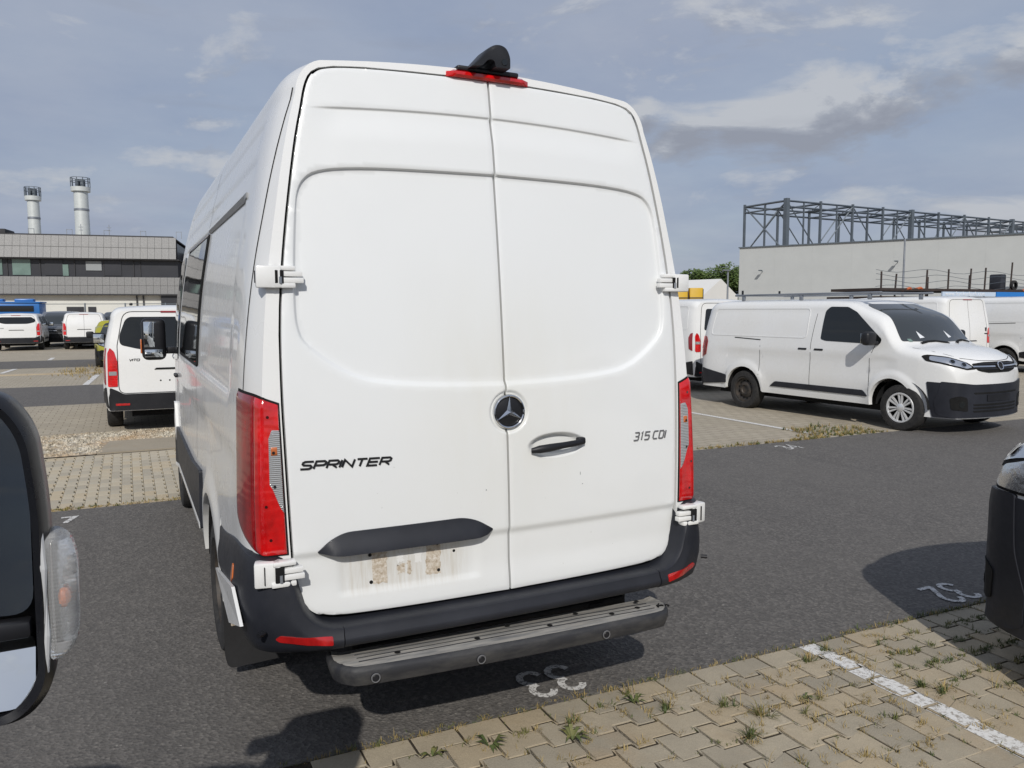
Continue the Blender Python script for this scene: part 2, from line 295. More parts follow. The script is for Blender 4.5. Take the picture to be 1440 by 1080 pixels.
class B:
    def __init__(s): s.v = []; s.f = []
    def add(s, vs, fs):
        k = len(s.v); s.v += [Vector(v) for v in vs]; s.f += [tuple(i+k for i in f) for f in fs]; return s
    def box(s, c, d, bev=0, rot=None, seg=2):
        bm = bmesh.new(); bmesh.ops.create_cube(bm, size=1)
        for v in bm.verts: v.co = Vector((v.co.x*d[0], v.co.y*d[1], v.co.z*d[2]))
        if bev: bmesh.ops.bevel(bm, geom=list(bm.edges), offset=bev, segments=seg, affect='EDGES', profile=.5)
        M = Matrix.Translation(c) @ (rot.to_4x4() if rot else Matrix())
        bm.verts.index_update(); s.add([M @ v.co for v in bm.verts], [[v.index for v in f.verts] for f in bm.faces]); bm.free(); return s
    def cyl(s, a, b, r0, r1=None, n=12, caps=True):
        a, b = Vector(a), Vector(b); r1 = r0 if r1 is None else r1; q = (b-a).to_track_quat('Z', 'Y'); vs = []
        for p, r in ((a, r0), (b, r1)):
            for i in range(n): th = 2*math.pi*i/n; vs.append(p+q@Vector((r*math.cos(th), r*math.sin(th), 0)))
        fs = [(i, (i+1) % n, n+(i+1) % n, n+i) for i in range(n)]
        if caps: fs += [tuple(range(n))[::-1], tuple(range(n, 2*n))]
        return s.add(vs, fs)
    def tube(s, path, rad, n=10, flat=None):
        path = [Vector(p) for p in path]; rad = rad if isinstance(rad, (list, tuple)) else [rad]*len(path); vs = []; fs = []
        for i, p in enumerate(path):
            d = path[min(i+1, len(path)-1)]-path[max(i-1, 0)]; q = d.to_track_quat('Z', 'Y')
            for j in range(n):
                th = 2*math.pi*j/n; o = q@Vector((rad[i]*math.cos(th), rad[i]*math.sin(th), 0))
                if flat: o = Vector((o.x*flat[0], o.y*flat[1], o.z*flat[2]))
                vs.append(p+o)
        for i in range(len(path)-1):
            for j in range(n): fs.append((i*n+j, i*n+(j+1) % n, (i+1)*n+(j+1) % n, (i+1)*n+j))
        fs += [tuple(range(n))[::-1], tuple(range((len(path)-1)*n, len(path)*n))]
        return s.add(vs, fs)
    def prism(s, poly, fn, w0, w1):
        n = len(poly); vs = [fn(u, v, w0) for u, v in poly]+[fn(u, v, w1) for u, v in poly]
        return s.add(vs, [tuple(range(n)), tuple(range(2*n-1, n-1, -1))]+[(i, (i+1) % n, n+(i+1) % n, n+i) for i in range(n)])
    def ball(s, c, r, n=10, m=7):
        r = (r, r, r) if isinstance(r, (int, float)) else r; vs = []; fs = []
        for i in range(m+1):
            ph = math.pi*i/m
            for j in range(n): th = 2*math.pi*j/n; vs.append((c[0]+r[0]*math.sin(ph)*math.cos(th), c[1]+r[1]*math.sin(ph)*math.sin(th), c[2]+r[2]*math.cos(ph)))
        for i in range(m):
            for j in range(n): fs.append((i*n+j, i*n+(j+1) % n, (i+1)*n+(j+1) % n, (i+1)*n+j))
        return s.add(vs, fs)
    def lathe(s, prof, c, ax='X', n=28, sgn=1):
        vs = []; fs = []
        for r, a in prof:
            for j in range(n):
                th = 2*math.pi*j/n; p = (a*sgn, r*math.cos(th), r*math.sin(th)); 
                if ax == 'Y': p = (r*math.cos(th), a*sgn, r*math.sin(th))
                if ax == 'Z': p = (r*math.cos(th), r*math.sin(th), a*sgn)
                vs.append((c[0]+p[0], c[1]+p[1], c[2]+p[2]))
        for i in range(len(prof)-1):
            for j in range(n): fs.append((i*n+j, i*n+(j+1) % n, (i+1)*n+(j+1) % n, (i+1)*n+j))
        return s.add(vs, fs)
    def obj(s, name, mat, parent=None, smooth=35): return mesh(name, s.v, s.f, mat, parent, smooth)
def box(name, c, d, mat, parent=None, bev=0, rot=None): return B().box(c, d, bev, rot).obj(name, mat, parent)
def pch(tab):
    """monotone cubic through a table"""
    xs = [a for a, b in tab]; ys = [b for a, b in tab]; n = len(xs)
    d = [(ys[i+1]-ys[i])/(xs[i+1]-xs[i]) for i in range(n-1)]
    m = [d[0]]+[0 if d[i-1]*d[i] <= 0 else 2*d[i-1]*d[i]/(d[i-1]+d[i]) for i in range(1, n-1)]+[d[-1]]
    def f(x):
        if x <= xs[0]: return ys[0]
        if x >= xs[-1]: return ys[-1]
        i = 0
        while x > xs[i+1]: i += 1
        h = xs[i+1]-xs[i]; t = (x-xs[i])/h
        return (2*t**3-3*t*t+1)*ys[i]+(t**3-2*t*t+t)*h*m[i]+(-2*t**3+3*t*t)*ys[i+1]+(t**3-t*t)*h*m[i+1]
    return f
def sst(a, b, x):
    t = min(1, max(0, (x-a)/(b-a))); return t*t*(3-2*t)
def rpoly(pts, r, n=5):
    """polygon with rounded corners; r one radius or a list"""
    out_ = []; k = len(pts); rs = r if isinstance(r, (list, tuple)) else [r]*k
    for i in range(k):
        p = Vector(pts[i]); a = Vector(pts[i-1])-p; b = Vector(pts[(i+1) % k])-p; rr = min(rs[i], a.length*.48, b.length*.48)
        if rr < 1e-5: out_.append((p.x, p.y)); continue
        p0 = p+a.normalized()*rr; p1 = p+b.normalized()*rr
        for j in range(n+1):
            t = j/n; q = p0*(1-t)**2+p*2*t*(1-t)+p1*t*t; out_.append((q.x, q.y))
    return out_
def densify(poly, d):
    o = []
    for i, p in enumerate(poly):
        a = Vector(p); b = Vector(poly[(i+1) % len(poly)]); k = max(1, int((b-a).length/d))
        o += [tuple(a.lerp(b, j/k)) for j in range(k)]
    return o
def inside(p, poly):
    c = False; x, y = p; j = len(poly)-1
    for i in range(len(poly)):
        xi, yi = poly[i]; xj, yj = poly[j]
        if (yi > y) != (yj > y) and x < (xj-xi)*(y-yi)/(yj-yi)+xi: c = not c
        j = i
    return c
def near_edge(x, y, poly, d):
    for a, b_ in zip(poly, poly[1:]+poly[:1]):
        if abs(a[0]-x) < .1 and abs(a[1]-y) < .1 and math.hypot(a[0]-x, a[1]-y) < d: return True
    return False
def fill(poly, res, extra=()):
    """triangulate a polygon over a grid of inner points -> verts2d, faces, outline count"""
    poly = densify(poly, res); n = len(poly)
    x0, x1 = min(p[0] for p in poly), max(p[0] for p in poly); y0, y1 = min(p[1] for p in poly), max(p[1] for p in poly)
    pts = [Vector(p) for p in poly]; inner = []
    cell = res*.75; occ = set()
    for ex, ey in extra:
        if inside((ex, ey), poly) and (not near_edge(ex, ey, poly, res*.5)):
            inner.append(Vector((ex, ey))); ci, cj = int(ex/cell), int(ey/cell)
            for di in (-1, 0, 1):
                for dj in (-1, 0, 1): occ.add((ci+di, cj+dj))
    ny = max(1, int((y1-y0)/res)); nx = max(1, int((x1-x0)/res))
    for j in range(1, ny):
        y = y0+(y1-y0)*j/ny; xs = []
        for i in range(n):
            a, b = poly[i], poly[(i+1) % n]
            if (a[1] > y) != (b[1] > y): xs.append(a[0]+(b[0]-a[0])*(y-a[1])/(b[1]-a[1]))
        xs.sort()
        for i in range(1, nx):
            x = x0+(x1-x0)*i/nx; k = sum(1 for q in xs if q < x)
            if k % 2 and min(abs(q-x) for q in xs) > res*.35 and (int(x/cell), int(y/cell)) not in occ: inner.append(Vector((x, y)))
    vs, es, fs, ov, oe, of = delaunay_2d_cdt(pts+inner, [(i, (i+1) % n) for i in range(n)], [], 1, 1e-6)
    # outline in output order
    rev = {}
    for i, l in enumerate(ov):
        for q in l: rev[q] = i
    return [(v.x, v.y) for v in vs], [tuple(f) for f in fs], [rev[i] for i in range(n)]
AX = {'x+': (lambda u, v: (Vector((6, u, v)), Vector((-1, 0, 0)))), 'x-': (lambda u, v: (Vector((-6, u, v)), Vector((1, 0, 0)))),
      'y+': (lambda u, v: (Vector((u, 12, v)), Vector((0, -1, 0)))), 'y-': (lambda u, v: (Vector((u, -6, v)), Vector((0, 1, 0)))), 'z+': (lambda u, v: (Vector((u, v, 6)), Vector((0, 0, -1))))}
def hit(bvh, ax, u, v, off):
    o, d = AX[ax](u, v); p, n, i, ds = bvh.ray_cast(o, d)
    if p is None:
        p, n, i, ds = bvh.find_nearest(o+d*(6 if ax[0] != 'y' else 8))
        if p is None: return o, -d
    if n.dot(d) > 0: n = -n
    return p+n*off, n
def patch(name, bvh, poly, ax, mat, parent, off=.004, res=.05, thick=.02, smooth=50, bulge=0):
    v2, f2, ol = fill(poly, res); vs = []; ns = []
    for u, v in v2:
        p, n = hit(bvh, ax, u, v, off); vs.append(p); ns.append(n)
    k = len(vs); n = len(ol); fs = list(f2)
    if thick:
        for i in ol: vs.append(vs[i]-ns[i]*thick)
        for i in range(n): a, b = ol[i], ol[(i+1) % n]; fs.append((a, b, k+(i+1) % n, k+i))
    return mesh(name, vs, fs, mat, parent, smooth)
def ribbon(bvh, pts, ax, wd, mat=None, name='seam', parent=None, off=.0015, step=.06, thick=0, b=None):
    """thin strip laid on a surface along a 2-D polyline"""
    P = [Vector(p) for p in pts]; q = [P[0]]
    for a, c in zip(P, P[1:]):
        k = max(1, int((c-a).length/step)); q += [a.lerp(c, (j+1)/k) for j in range(k)]
    vs = []; fs = []
    for i, p in enumerate(q):
        d = (q[min(i+1, len(q)-1)]-q[max(i-1, 0)]).normalized(); nn = Vector((-d.y, d.x))*wd/2
        for s_ in (1, -1):
            e, n = hit(bvh, ax, *(p+nn*s_), off); vs.append(e)
            if thick: vs.append(e-n*thick)
    m_ = 4 if thick else 2
    for i in range(len(q)-1):
        a, c = i*m_, (i+1)*m_
        if thick: fs += [(a, a+2, c+2, c), (a, a+1, c+1, c), (a+2, a+3, c+3, c+2)]
        else: fs.append((a, a+1, c+1, c))
    if b is not None: b.add(vs, fs); return b
    return mesh(name, vs, fs, mat, parent)
# stroke lettering
G_ = {'S': [[(1, 1), (.18, 1), (.02, .86), (.02, .66), (.14, .53), (.86, .47), (.98, .34), (.98, .14), (.82, 0), (0, 0)]], 'P': [[(0, 0), (0, 1), (.84, 1), (1, .86), (1, .58), (.84, .44), (.1, .44)]],
      'R': [[(0, 0), (0, 1), (.84, 1), (1, .86), (1, .6), (.84, .46), (.1, .46)], [(.48, .4), (1, 0)]], 'I': [[(0, 0), (0, 1)]], 'N': [[(0, 0), (0, 1), (1, 0), (1, 1)]], 'T': [[(0, 1), (1, 1)], [(.5, .9), (.5, 0)]],
      'E': [[(1, 1), (0, 1), (0, 0), (1, 0)], [(.1, .5), (.95, .5)]], 'C': [[(1, 1), (.2, 1), (0, .84), (0, .16), (.2, 0), (1, 0)]], 'D': [[(0, 0), (0, 1), (.8, 1), (1, .84), (1, .16), (.8, 0), (.1, 0)]],
      'V': [[(0, 1), (.5, 0), (1, 1)]], 'O': [[(.5, 0), (.15, 0), (0, .15), (0, .85), (.15, 1), (.85, 1), (1, .85), (1, .15), (.85, 0), (.45, 0)]],
      '3': [[(0, 1), (.84, 1), (1, .87), (1, .62), (.86, .5), (.25, .5)], [(.8, .48), (1, .38), (1, .13), (.84, 0), (0, 0)]], '1': [[(.2, .85), (.55, 1), (.55, 0)]], '5': [[(1, 1), (.02, 1), (.02, .56), (.84, .56), (1, .43), (1, .14), (.84, 0), (0, 0)]]}
def stroke(pl, wd):
    P = [Vector(p) for p in pl]; q = []; n = len(P)
    for i, p in enumerate(P):
        d0 = (P[i]-P[i-1]).normalized() if i else None; d1 = (P[i+1]-P[i]).normalized() if i < n-1 else None
        if d0 is None or d1 is None: d = d0 or d1; nn = Vector((-d.y, d.x))*wd/2
        else:
            a = Vector((-d0.y, d0.x)); b_ = Vector((-d1.y, d1.x)); m_ = (a+b_).normalized(); nn = m_*wd/2/max(.45, m_.dot(a))
        q.append((p+nn, p-nn))
    return q
def lettering(text, h, wch, gap, wd, shear, fn, depth, mat, name, parent):
    b = B(); x = 0; k = 0
    for ch in text:
        if ch == ' ': x += wch*.55; continue
        cw = 0 if ch == 'I' else wch*(.6 if ch == '1' else 1)
        for pl in G_[ch]:
            q = stroke([(x+a*cw+c*h*shear, c*h) for a, c in pl], wd); e = k % 2*.0004; k += 1
            vs = []; fs = []
            for l, r_ in q:
                for p in (l, r_):
                    f0 = fn(p.x, p.y, depth+e); f1 = fn(p.x, p.y, -.001); vs += [f0, f1]
            for i in range(len(q)-1):
                a = 4*i; c = a+4; fs += [(a, a+2, c+2, c), (a, a+1, c+1, c), (a+2, a+3, c+3, c+2)]
            fs += [(0, 1, 3, 2), (4*(len(q)-1), 4*(len(q)-1)+1, 4*(len(q)-1)+3, 4*(len(q)-1)+2)]
            b.add(vs, fs)
        x += cw+gap
    return b.obj(name, mat, parent, 30)

# ------------------------------------------------------------------ the ground
NE = lambda x: .15-.028*x          # near paving edge
FE = lambda x: 4.96-.02*x          # far paving edge
def sheet(name, pts, z, mat, depth=.0, kind='structure'):
    n = len(pts); vs = [(x, y, z) for x, y in pts]; fs = [tuple(range(n))]
    if depth:
        vs += [(x, y, z-depth) for x, y in pts]; fs += [(i, (i+1) % n, n+(i+1) % n, n+i) for i in range(n)]
    o = mesh(name, vs, fs, mat, None, 0); o['kind'] = kind; return o
sheet('ground', [(-900, -900), (900, -900), (900, 1500), (-900, 1500)], -.08, 'sand_slab')
road = sheet('road', [(-60, NE(-60)), (90, NE(90)), (90, FE(90)), (-60, FE(-60))], 0, 'asphalt', .06)
road2 = sheet('road', [(-60, 14.05), (90, 13.9), (90, 18.3), (-60, 18.4)], -.008, 'asphalt', .05)
road3 = sheet('road', [(-60, 25.45), (90, 25.4), (90, 29.6), (-60, 29.7)], -.008, 'asphalt', .05)
near = sheet('parking_pavement', [(-60, -30), (90, -30), (90, NE(90)-.002), (-60, NE(-60)-.002)], -.0048, 'soil')
far = sheet('parking_pavement', [(-60, FE(-60)+.002), (90, FE(90)+.002), (90, 13.89), (-60, 14.04)], -.024, 'soil')
sheet('paved_ground', [(-.6, FE(-.6)+.01), (90, FE(90)+.01), (90, 13.88), (-.6, 13.98)], -.004, 'laid_paving', .02)
sheet('paved_ground', [(-60, 9.95), (-.61, 9.95), (-.61, 13.97), (-60, 14.03)], -.005, 'laid_paving', .02)
sheet('paved_ground', [(-60, 18.42), (90, 18.32), (90, 25.38), (-60, 25.43)], -.012, 'laid_paving', .02)
sheet('kerb_strip', [(-60, 22.4), (-1, 22.4), (-1, 22.75), (-60, 22.75)], .02, 'sand_slab', .05)
sheet('paved_ground', [(-120, 29.72), (90, 29.62), (90, 62), (-120, 62)], -.012, 'laid_paving', .02)
sheet('paved_ground', [(-40, -30), (-.95, -30), (-.95, NE(0)-.01), (-40, NE(-40)-.3)], -.006, 'laid_paving', .02)
sheet('slab_band', [(-1.75, 8.06), (-.62, 8.06), (-.62, 9.0), (-1.62, 9.0)], -.003, 'sand_slab', .02)
sheet('slab_band', [(-60, 4.9+1.0), (-4.6, FE(-4.6)+.02), (-4.6, 8.0), (-60, 8.0)], -.006, 'laid_paving', .02)

# near paving: interlocking stones, one by one
def wave(x, ph):
    """trapezoid wave of the row joints"""
    a = .019; t = ((x/.2+ph) % 1)
    if t < .06: return -a+2*a*(t/.06)
    if t < .5: return a
    if t < .56: return a-2*a*((t-.5)/.06)
    return -a
def wpts(x0, x1, ph):
    xs = {x0, x1}
    k0 = math.floor(x0/.2)-1
    for k in range(k0, k0+5):
        for c in (0, .06, .5, .56):
            x = (k+c-ph)*.2
            if x0 < x < x1: xs.add(x)
    return [(x, wave(x, ph)) for x in sorted(xs)]
PAV = []
ROWH = .1475
def shrink(poly, d):
    n = len(poly); o = []
    for i in range(n):
        p = Vector(poly[i]); a = (p-Vector(poly[i-1])).normalized(); b = (Vector(poly[(i+1) % n])-p).normalized()
        na = Vector((-a.y, a.x)); nb = Vector((-b.y, b.x)); m_ = (na+nb)
        if m_.length < 1e-4: m_ = na
        m_.normalize(); o.append(tuple(p+m_*d/max(.5, m_.dot(na))))
    return o
def clipx(poly, x0, x1):
    for lim, sg in ((x0, 1), (x1, -1)):
        o = []
        for i in range(len(poly)):
            a, b = poly[i-1], poly[i]; ia, ib = (a[0]-lim)*sg >= 0, (b[0]-lim)*sg >= 0
            if ia != ib: t = (lim-a[0])/(b[0]-a[0]); o.append((lim, a[1]+(b[1]-a[1])*t))
            if ib: o.append(b)
        poly = o
        if not poly: return []
    return poly
def stone(name, poly, z, h, parent, mat, bev=.006, tilt=(0, 0)):
    n = len(poly); q = shrink(poly, bev); f = lambda p, zz: (p[0], p[1], zz+tilt[0]*(p[0]-poly[0][0])+tilt[1]*(p[1]-poly[0][1]))
    vs = [f(p, z) for p in q]+[f(p, z-bev*.7) for p in poly]+[f(p, z-h) for p in poly]
    fs = [tuple(range(n))]+[(i, (i+1) % n, n+(i+1) % n, n+i) for i in range(n)]+[(n+i, n+(i+1) % n, 2*n+(i+1) % n, 2*n+i) for i in range(n)]
    me = bpy.data.meshes.new(name); me.from_pydata(vs, [], fs); me.materials.append(MT[mat]); me.update()
    o = bpy.data.objects.new(name, me); COL.objects.link(o); o.parent = parent; return o
rot = lambda p: (p[0], p[1]+.15-.028*p[0])
paintpolys = []; JOINTS = []; cand = []
for row in range(0, 24):
    for k in range(-14, 60):
        off = .1*(row % 2); x0 = .013+k*.2+off; x1 = x0+.2; xc = x0+.1; yt = -(row)*ROWH; yb = yt-ROWH
        if row == 0: top = [(x0, -.004), (x1, -.004)]
        else: top = [(x, yt+w_) for x, w_ in wpts(x0, x1, .5*row)]
        bot = [(x, yb+w_) for x, w_ in wpts(x0, x1, .5*(row+1))]
        poly = bot+top[::-1]                      # counter-clockwise
        wc = rot((xc, (yt+yb)/2)); dpt = Vector((wc[0]-CAM.x, wc[1]-CAM.y, -CAM.z)); zc = dpt.dot(fw)
        if zc < .6: vis = False; px = (0, 0)
        else:
            px = (720+F*dpt.dot(rt)/zc, 540-F*dpt.dot(up)/zc); vis = -60 < px[0] < 1510 and px[1] < 1150
        cand.append((0 if vis else 1, dpt.length, poly, row, x0, yt))
cand.sort(key=lambda c: (c[0], c[1])); rest = B()
for i, (iv, dl, poly, row, x0, yt) in enumerate(cand):
    if x0 < -.95: continue
    w2 = [rot(p) for p in shrink(poly, .0052)]
    z = random.uniform(-.0022, .0022)
    tl = (random.uniform(-.006, .006), random.uniform(-.008, .008))
    if iv == 0 and len(PAV) < 290:
        PAV.append(stone('paver', w2, z, .04, near, 'paver_stone', .0022, tl))
        JOINTS.append((rot((x0, yt)), rot((x0, yt-ROWH)))); JOINTS.append((rot((x0, yt)), rot((x0+.2, yt))))
    else:
        n = len(w2); rest.add([(p[0], p[1], z) for p in w2]+[(p[0], p[1], -.04) for p in w2], [tuple(range(n))]+[(j, (j+1) % n, n+(j+1) % n, n+j) for j in range(n)])
    cl = clipx(shrink(poly, .009), 1.70, 1.815)
    if len(cl) > 2 and iv == 0:
        X = poly[0][0]; P0 = w2[0]
        paintpolys.append([(q[0], q[1], z+.0022+tl[0]*(q[0]-P0[0])+tl[1]*(q[1]-P0[1])) for q in (rot(p) for p in cl)])
tag(rest.obj('paver', 'paver_stone', near, 0), kind='stuff')
b = B()
for p in paintpolys: b.add(p, [tuple(range(len(p)))])
tag(b.obj('parking_line', 'road_paint', None, 0), kind='structure')

# far paving on the left: stones with open joints
fpav = 0
far_proto = {}
for row in range(15):
    y0 = FE(-2)+.12+row*.2
    for k in range(19):
        x0 = -2.56+k*.1
        if y0 > 7.9: continue
        if 'm' not in far_proto:
            pl = [(0, 0), (.097, 0), (.097, .045), (.080, .050), (.080, .145), (.097, .150), (.097, .197), (0, .197)]
            o = stone('paver', pl, 0, .03, far, 'far_paver_stone', .0015); far_proto['m'] = o.data
        else:
            o = bpy.data.objects.new('paver', far_proto['m']); COL.objects.link(o); o.parent = far
        o.location = (x0, y0, -.006+random.uniform(-.0015, .0015)); o.rotation_euler = (0, 0, random.uniform(-.004, .004)); fpav += 1
sheet('slab_band', [(-4.59, FE(-4.6)+.12), (-2.57, FE(-2.6)+.12), (-2.57, 8.0), (-4.59, 8.0)], -.006, 'laid_paving', .02)
sheet('kerb_strip', [(-4.6, FE(-4.6)+.004), (-.65, FE(-.65)+.004), (-.65, FE(-.65)+.11), (-4.6, FE(-4.6)+.11)], -.004, 'sand_slab', .03)
# painted bay lines of the far rows and bay numbers
def strip(name, a, b_, wd, z, mat='road_paint'):
    a, b_ = Vector(a), Vector(b_); d = (b_-a).normalized(); n = Vector((-d.y, d.x))*wd/2
    o = mesh(name, [(*(a+n), z), (*(a-n), z), (*(b_-n), z), (*(b_+n), z)], [(0, 1, 2, 3)], mat, None, 0); o['kind'] = 'structure'; return o
strip('parking_line', (7.22, 5.05), (7.16, 9.2), .10, .001)
strip('parking_line', (-2.29, 18.4), (-2.14, 21.6), .14, -.006)
strip('parking_line', (-4.6, 23.4), (-4.45, 25.3), .14, -.006)
strip('parking_line', (-3.9, 29.8), (-3.9, 31.5), .14, -.006)
strip('parking_line', (-.85, 4.97), (-.85, 5.0), .1, .0)
def arc(cx, cy, r, a0, a1, n=9, ry=None): return [(cx+r*math.cos(R(a0+(a1-a0)*i/n)), cy+(ry or r)*math.sin(R(a0+(a1-a0)*i/n))) for i in range(n+1)]
DG = {'3': [arc(.5, .74, .42, 165, -88, 9, .22), arc(.5, .27, .46, 88, -165, 10, .24)], '2': [arc(.5, .72, .44, 170, -35, 9, .25)+[(.08, .04)], [(.0, .04), (1, .04)]],
      '4': [[(.75, 0), (.75, 1), (.0, .33), (1, .33)]], '7': [[(0, 1), (.95, 1), (.35, 0)]]}
def number(txt, cx, cy, h, wch, turn, z=.004, wd=.045):
    b = B(); tot = len(txt)*wch*1.28-wch*.28; k = 0
    for i, ch in enumerate(txt):
        for pl in DG[ch]:
            q = stroke([(i*wch*1.28-tot/2+a*wch, c*h-h/2) for a, c in pl], wd); e = .0006*(k % 3); k += 1
            f = lambda p: (cx+(-p.x if turn else p.x), cy+(-p.y if turn else p.y), z+e)
            b.add([f(p) for lr in q for p in lr], [(2*j, 2*j+1, 2*j+3, 2*j+2) for j in range(len(q)-1)])
    o = b.obj('bay_number', 'worn_paint', None, 0); o['kind'] = 'structure'; return o
number('33', .37, .325, .26, .118, True, wd=.034); number('32', 3.125, .245, .26, .12, True, wd=.034); number('34', 6.1, 4.50, .27, .12, False, wd=.032); number('7', -1.86, 4.62, .2, .11, False)

# ------------------------------------------------------------------ the big van (rear at y=0, nose towards +y)
lean = lambda z: .0252*(z-.84)+.0437*(z-.84)**2
WZ = pch([(.3, .975), (.5, .992), (.8, 1.0), (1.0, 1.0), (1.2, .995), (1.45, .985), (1.7, .965), (1.9, .94), (2.1, .905), (2.25, .877), (2.42, .838), (2.55, .80)])
DOORP = [(0, .610), (.40, .611), (.60, .613), (.70, .617), (.76, .628), (.80, .65), (.83, .69), (.845, .74), (.852, .80), (.856, .88), (.861, 1.05), (.866, 1.25), (.869, 1.43), (.867, 1.63), (.857, 1.80), (.836, 1.99), (.805, 2.2), (.775, 2.37), (.752, 2.47), (.735, 2.545), (.717, 2.59), (.692, 2.617), (.66, 2.63), (.59, 2.641), (.44, 2.65), (.17, 2.656), (0, 2.657)]
WS = pch([(z, x) for x, z in DOORP if z >= .628 or x >= .7][:0] + [(z, x) for x, z in DOORP[3:-1]])
ws = lambda z: 0 if z > 2.6565 else (WS(z))
ARC = [(1.42, .37, .45), (4.72, .36, .45)]
VL = 5.75
ztv = pch([(0, 2.69), (3.95, 2.69), (4.2, 2.655), (4.45, 2.50), (4.75, 2.1), (5.05, 1.62), (5.2, 1.36), (5.3, 1.27), (5.5, 1.17), (5.62, 1.08), (5.7, .96), (5.75, .82)])
wyv = pch([(0, .945), (.03, .958), (.07, .974), (.12, .988), (.2, .998), (.3, 1.0), (4.4, 1.0), (4.9, .985), (5.3, .95), (5.55, .88), (5.7, .78), (5.75, .72)])
def zbv(y):
    z = .40 if y > .97 else .668
    for yc, zc, r_ in ARC:
        if abs(y-yc) < r_: z = max(z, zc+math.sqrt(r_*r_-(y-yc)**2)*.98)
    return z
ZROW = [.95, 1.05, 1.12, 1.165, 1.185, 1.20, 1.26, 1.33, 1.385, 1.40, 1.415, 1.46, 1.55, 1.65, 1.75, 1.85, 1.93, 2.0, 2.08, 2.15, 2.18, 2.19, 2.20, 2.212, 2.23, 2.27, 2.30, 2.315, 2.327, 2.36, 2.41, 2.445, 2.46, 2.472, 2.50, 2.53]
def sidefeat(y, z):
    """inward offset of the side skin: stamped panel, swages"""
    d = 0
    if .3 < y < 4.2:
        pan = sst(.52, .60, y)*(1-sst(3.95, 4.05, y))*sst(1.385, 1.415, z)*(1-sst(2.19, 2.205, z)); d += .012*pan
        f = sst(.3, .4, y)
        d += f*.006*(1-sst(1.165, 1.20, z))*sst(.95, 1.12, z)
        d += f*.005*(1-sst(2.315, 2.327, z))*sst(2.22, 2.30, z)+f*.005*(1-sst(2.46, 2.472, z))*sst(2.35, 2.445, z)
    for yc, zc, r_ in ARC:      # soft flares over the arches
        rr = math.hypot(y-yc, (z-zc)*1.0)
        if rr < r_+.16 and z < 1.05: d -= .018*(1-sst(r_+.02, r_+.16, rr))
    return d
def vsec(y):
    zt = ztv(y); zb = zbv(y); wd = wyv(y); full = zt > 2.62; ze = zt-.035
    rr = .13 if zt > 1.6 else .10
    zs = min(2.53, ze-rr); pts = []
    x0 = wd*WZ(zb)-sidefeat(y, zb); pts.append((x0-.05, zb)); 
    lo = min(.95, zs)
    for i in range(13): z = zb+(lo-zb)*i/13; pts.append((wd*WZ(z)-sidefeat(y, z), z))
    for z in ZROW:
        z = min(z, zs) if z < 2.53 else zs
        if zs < 2.53: z = lo+(zs-lo)*(ZROW.index(z) if z in ZROW else 0)/(len(ZROW)-1) if False else z
        pts.append((wd*WZ(z)-sidefeat(y, z), z))
    xs = wd*WZ(zs)-sidefeat(y, zs); rx = .105 if full else .12; rz = ze-zs
    for i in range(1, 10):
        th = math.pi/2*i/9; pts.append((xs-rx*(1-math.cos(th))-.008*math.sin(th)*(rz/.13), zs+rz*math.sin(th)))
    xe, zz_ = pts[-1]
    for i in range(1, 9): x = xe*(1-i/8); pts.append((x, zz_+.035*(1-(x/xe)**2)))
    return pts
def vpost(x, y, z):
    y2 = y+(lean(z)+.0476*x*x)*(1-sst(0, 1.2, y))
    if y > 3.6: y2 -= .22*sst(3.6, 5.75, y)*x*x
    return (x, y2, z)
ys = sorted(set([0, .004, .012, .03, .05, .07, .095, .12, .15, .2, .25, .3, .35, .4, .52, .54, .56, .58, .6]+[.6+.08*i for i in range(1, 64)]+[yc+s_*r_*math.cos(R(a)) for yc, zc, r_ in ARC for s_ in (-1, 1) for a in (0, .5, 3, 8, 15, 24, 34, 45, 57, 70, 84)]+[5.68, 5.71, 5.735, 5.75]))
ys = [y for y in ys if y <= VL]
def loft(ys, sec, post, rear=True, front=True, ncap=10):
    vs = []; fs = []; n = None
    for y in ys:
        p = sec(y); full = p+[(-x, z) for x, z in p[-2::-1]]; n = len(full); vs += [post(x, y, z) for x, z in full]
    for i in range(len(ys)-1):
        for j in range(n-1): fs.append((i*n+j, i*n+j+1, (i+1)*n+j+1, (i+1)*n+j))
    h = (n-1)//2
    for on, y, base_ in ((rear, ys[0], 0), (front, ys[-1], (len(ys)-1)*n)):
        if not on: continue
        p = sec(y); rows = []
        for i in range(h):
            x, z = p[i]; r_ = [base_+i]
            for c in range(1, ncap): vs.append(post(x*(1-2*c/ncap), y, z)); r_.append(len(vs)-1)
            r_.append(base_+n-1-i); rows.append(r_)
        for a, b_ in zip(rows, rows[1:]):
            for c in range(ncap): fs.append((a[c], a[c+1], b_[c+1], b_[c]))
        for c in range(ncap): fs.append((rows[-1][c], rows[-1][c+1], base_+h))
    return vs, fs
van = empty('delivery_van', (0, 0, 0), 0, 'tall white panel van seen from behind with closed rear doors and grey step', 'van')
vs, fs = loft(ys, vsec, vpost, rear=False)
# rear frame round the doors, with the jamb turned in
p0 = vsec(0); npt = len(p0); extra = {}
def addv(p): vs.append(p); return len(vs)-1
nfull = 2*npt-1
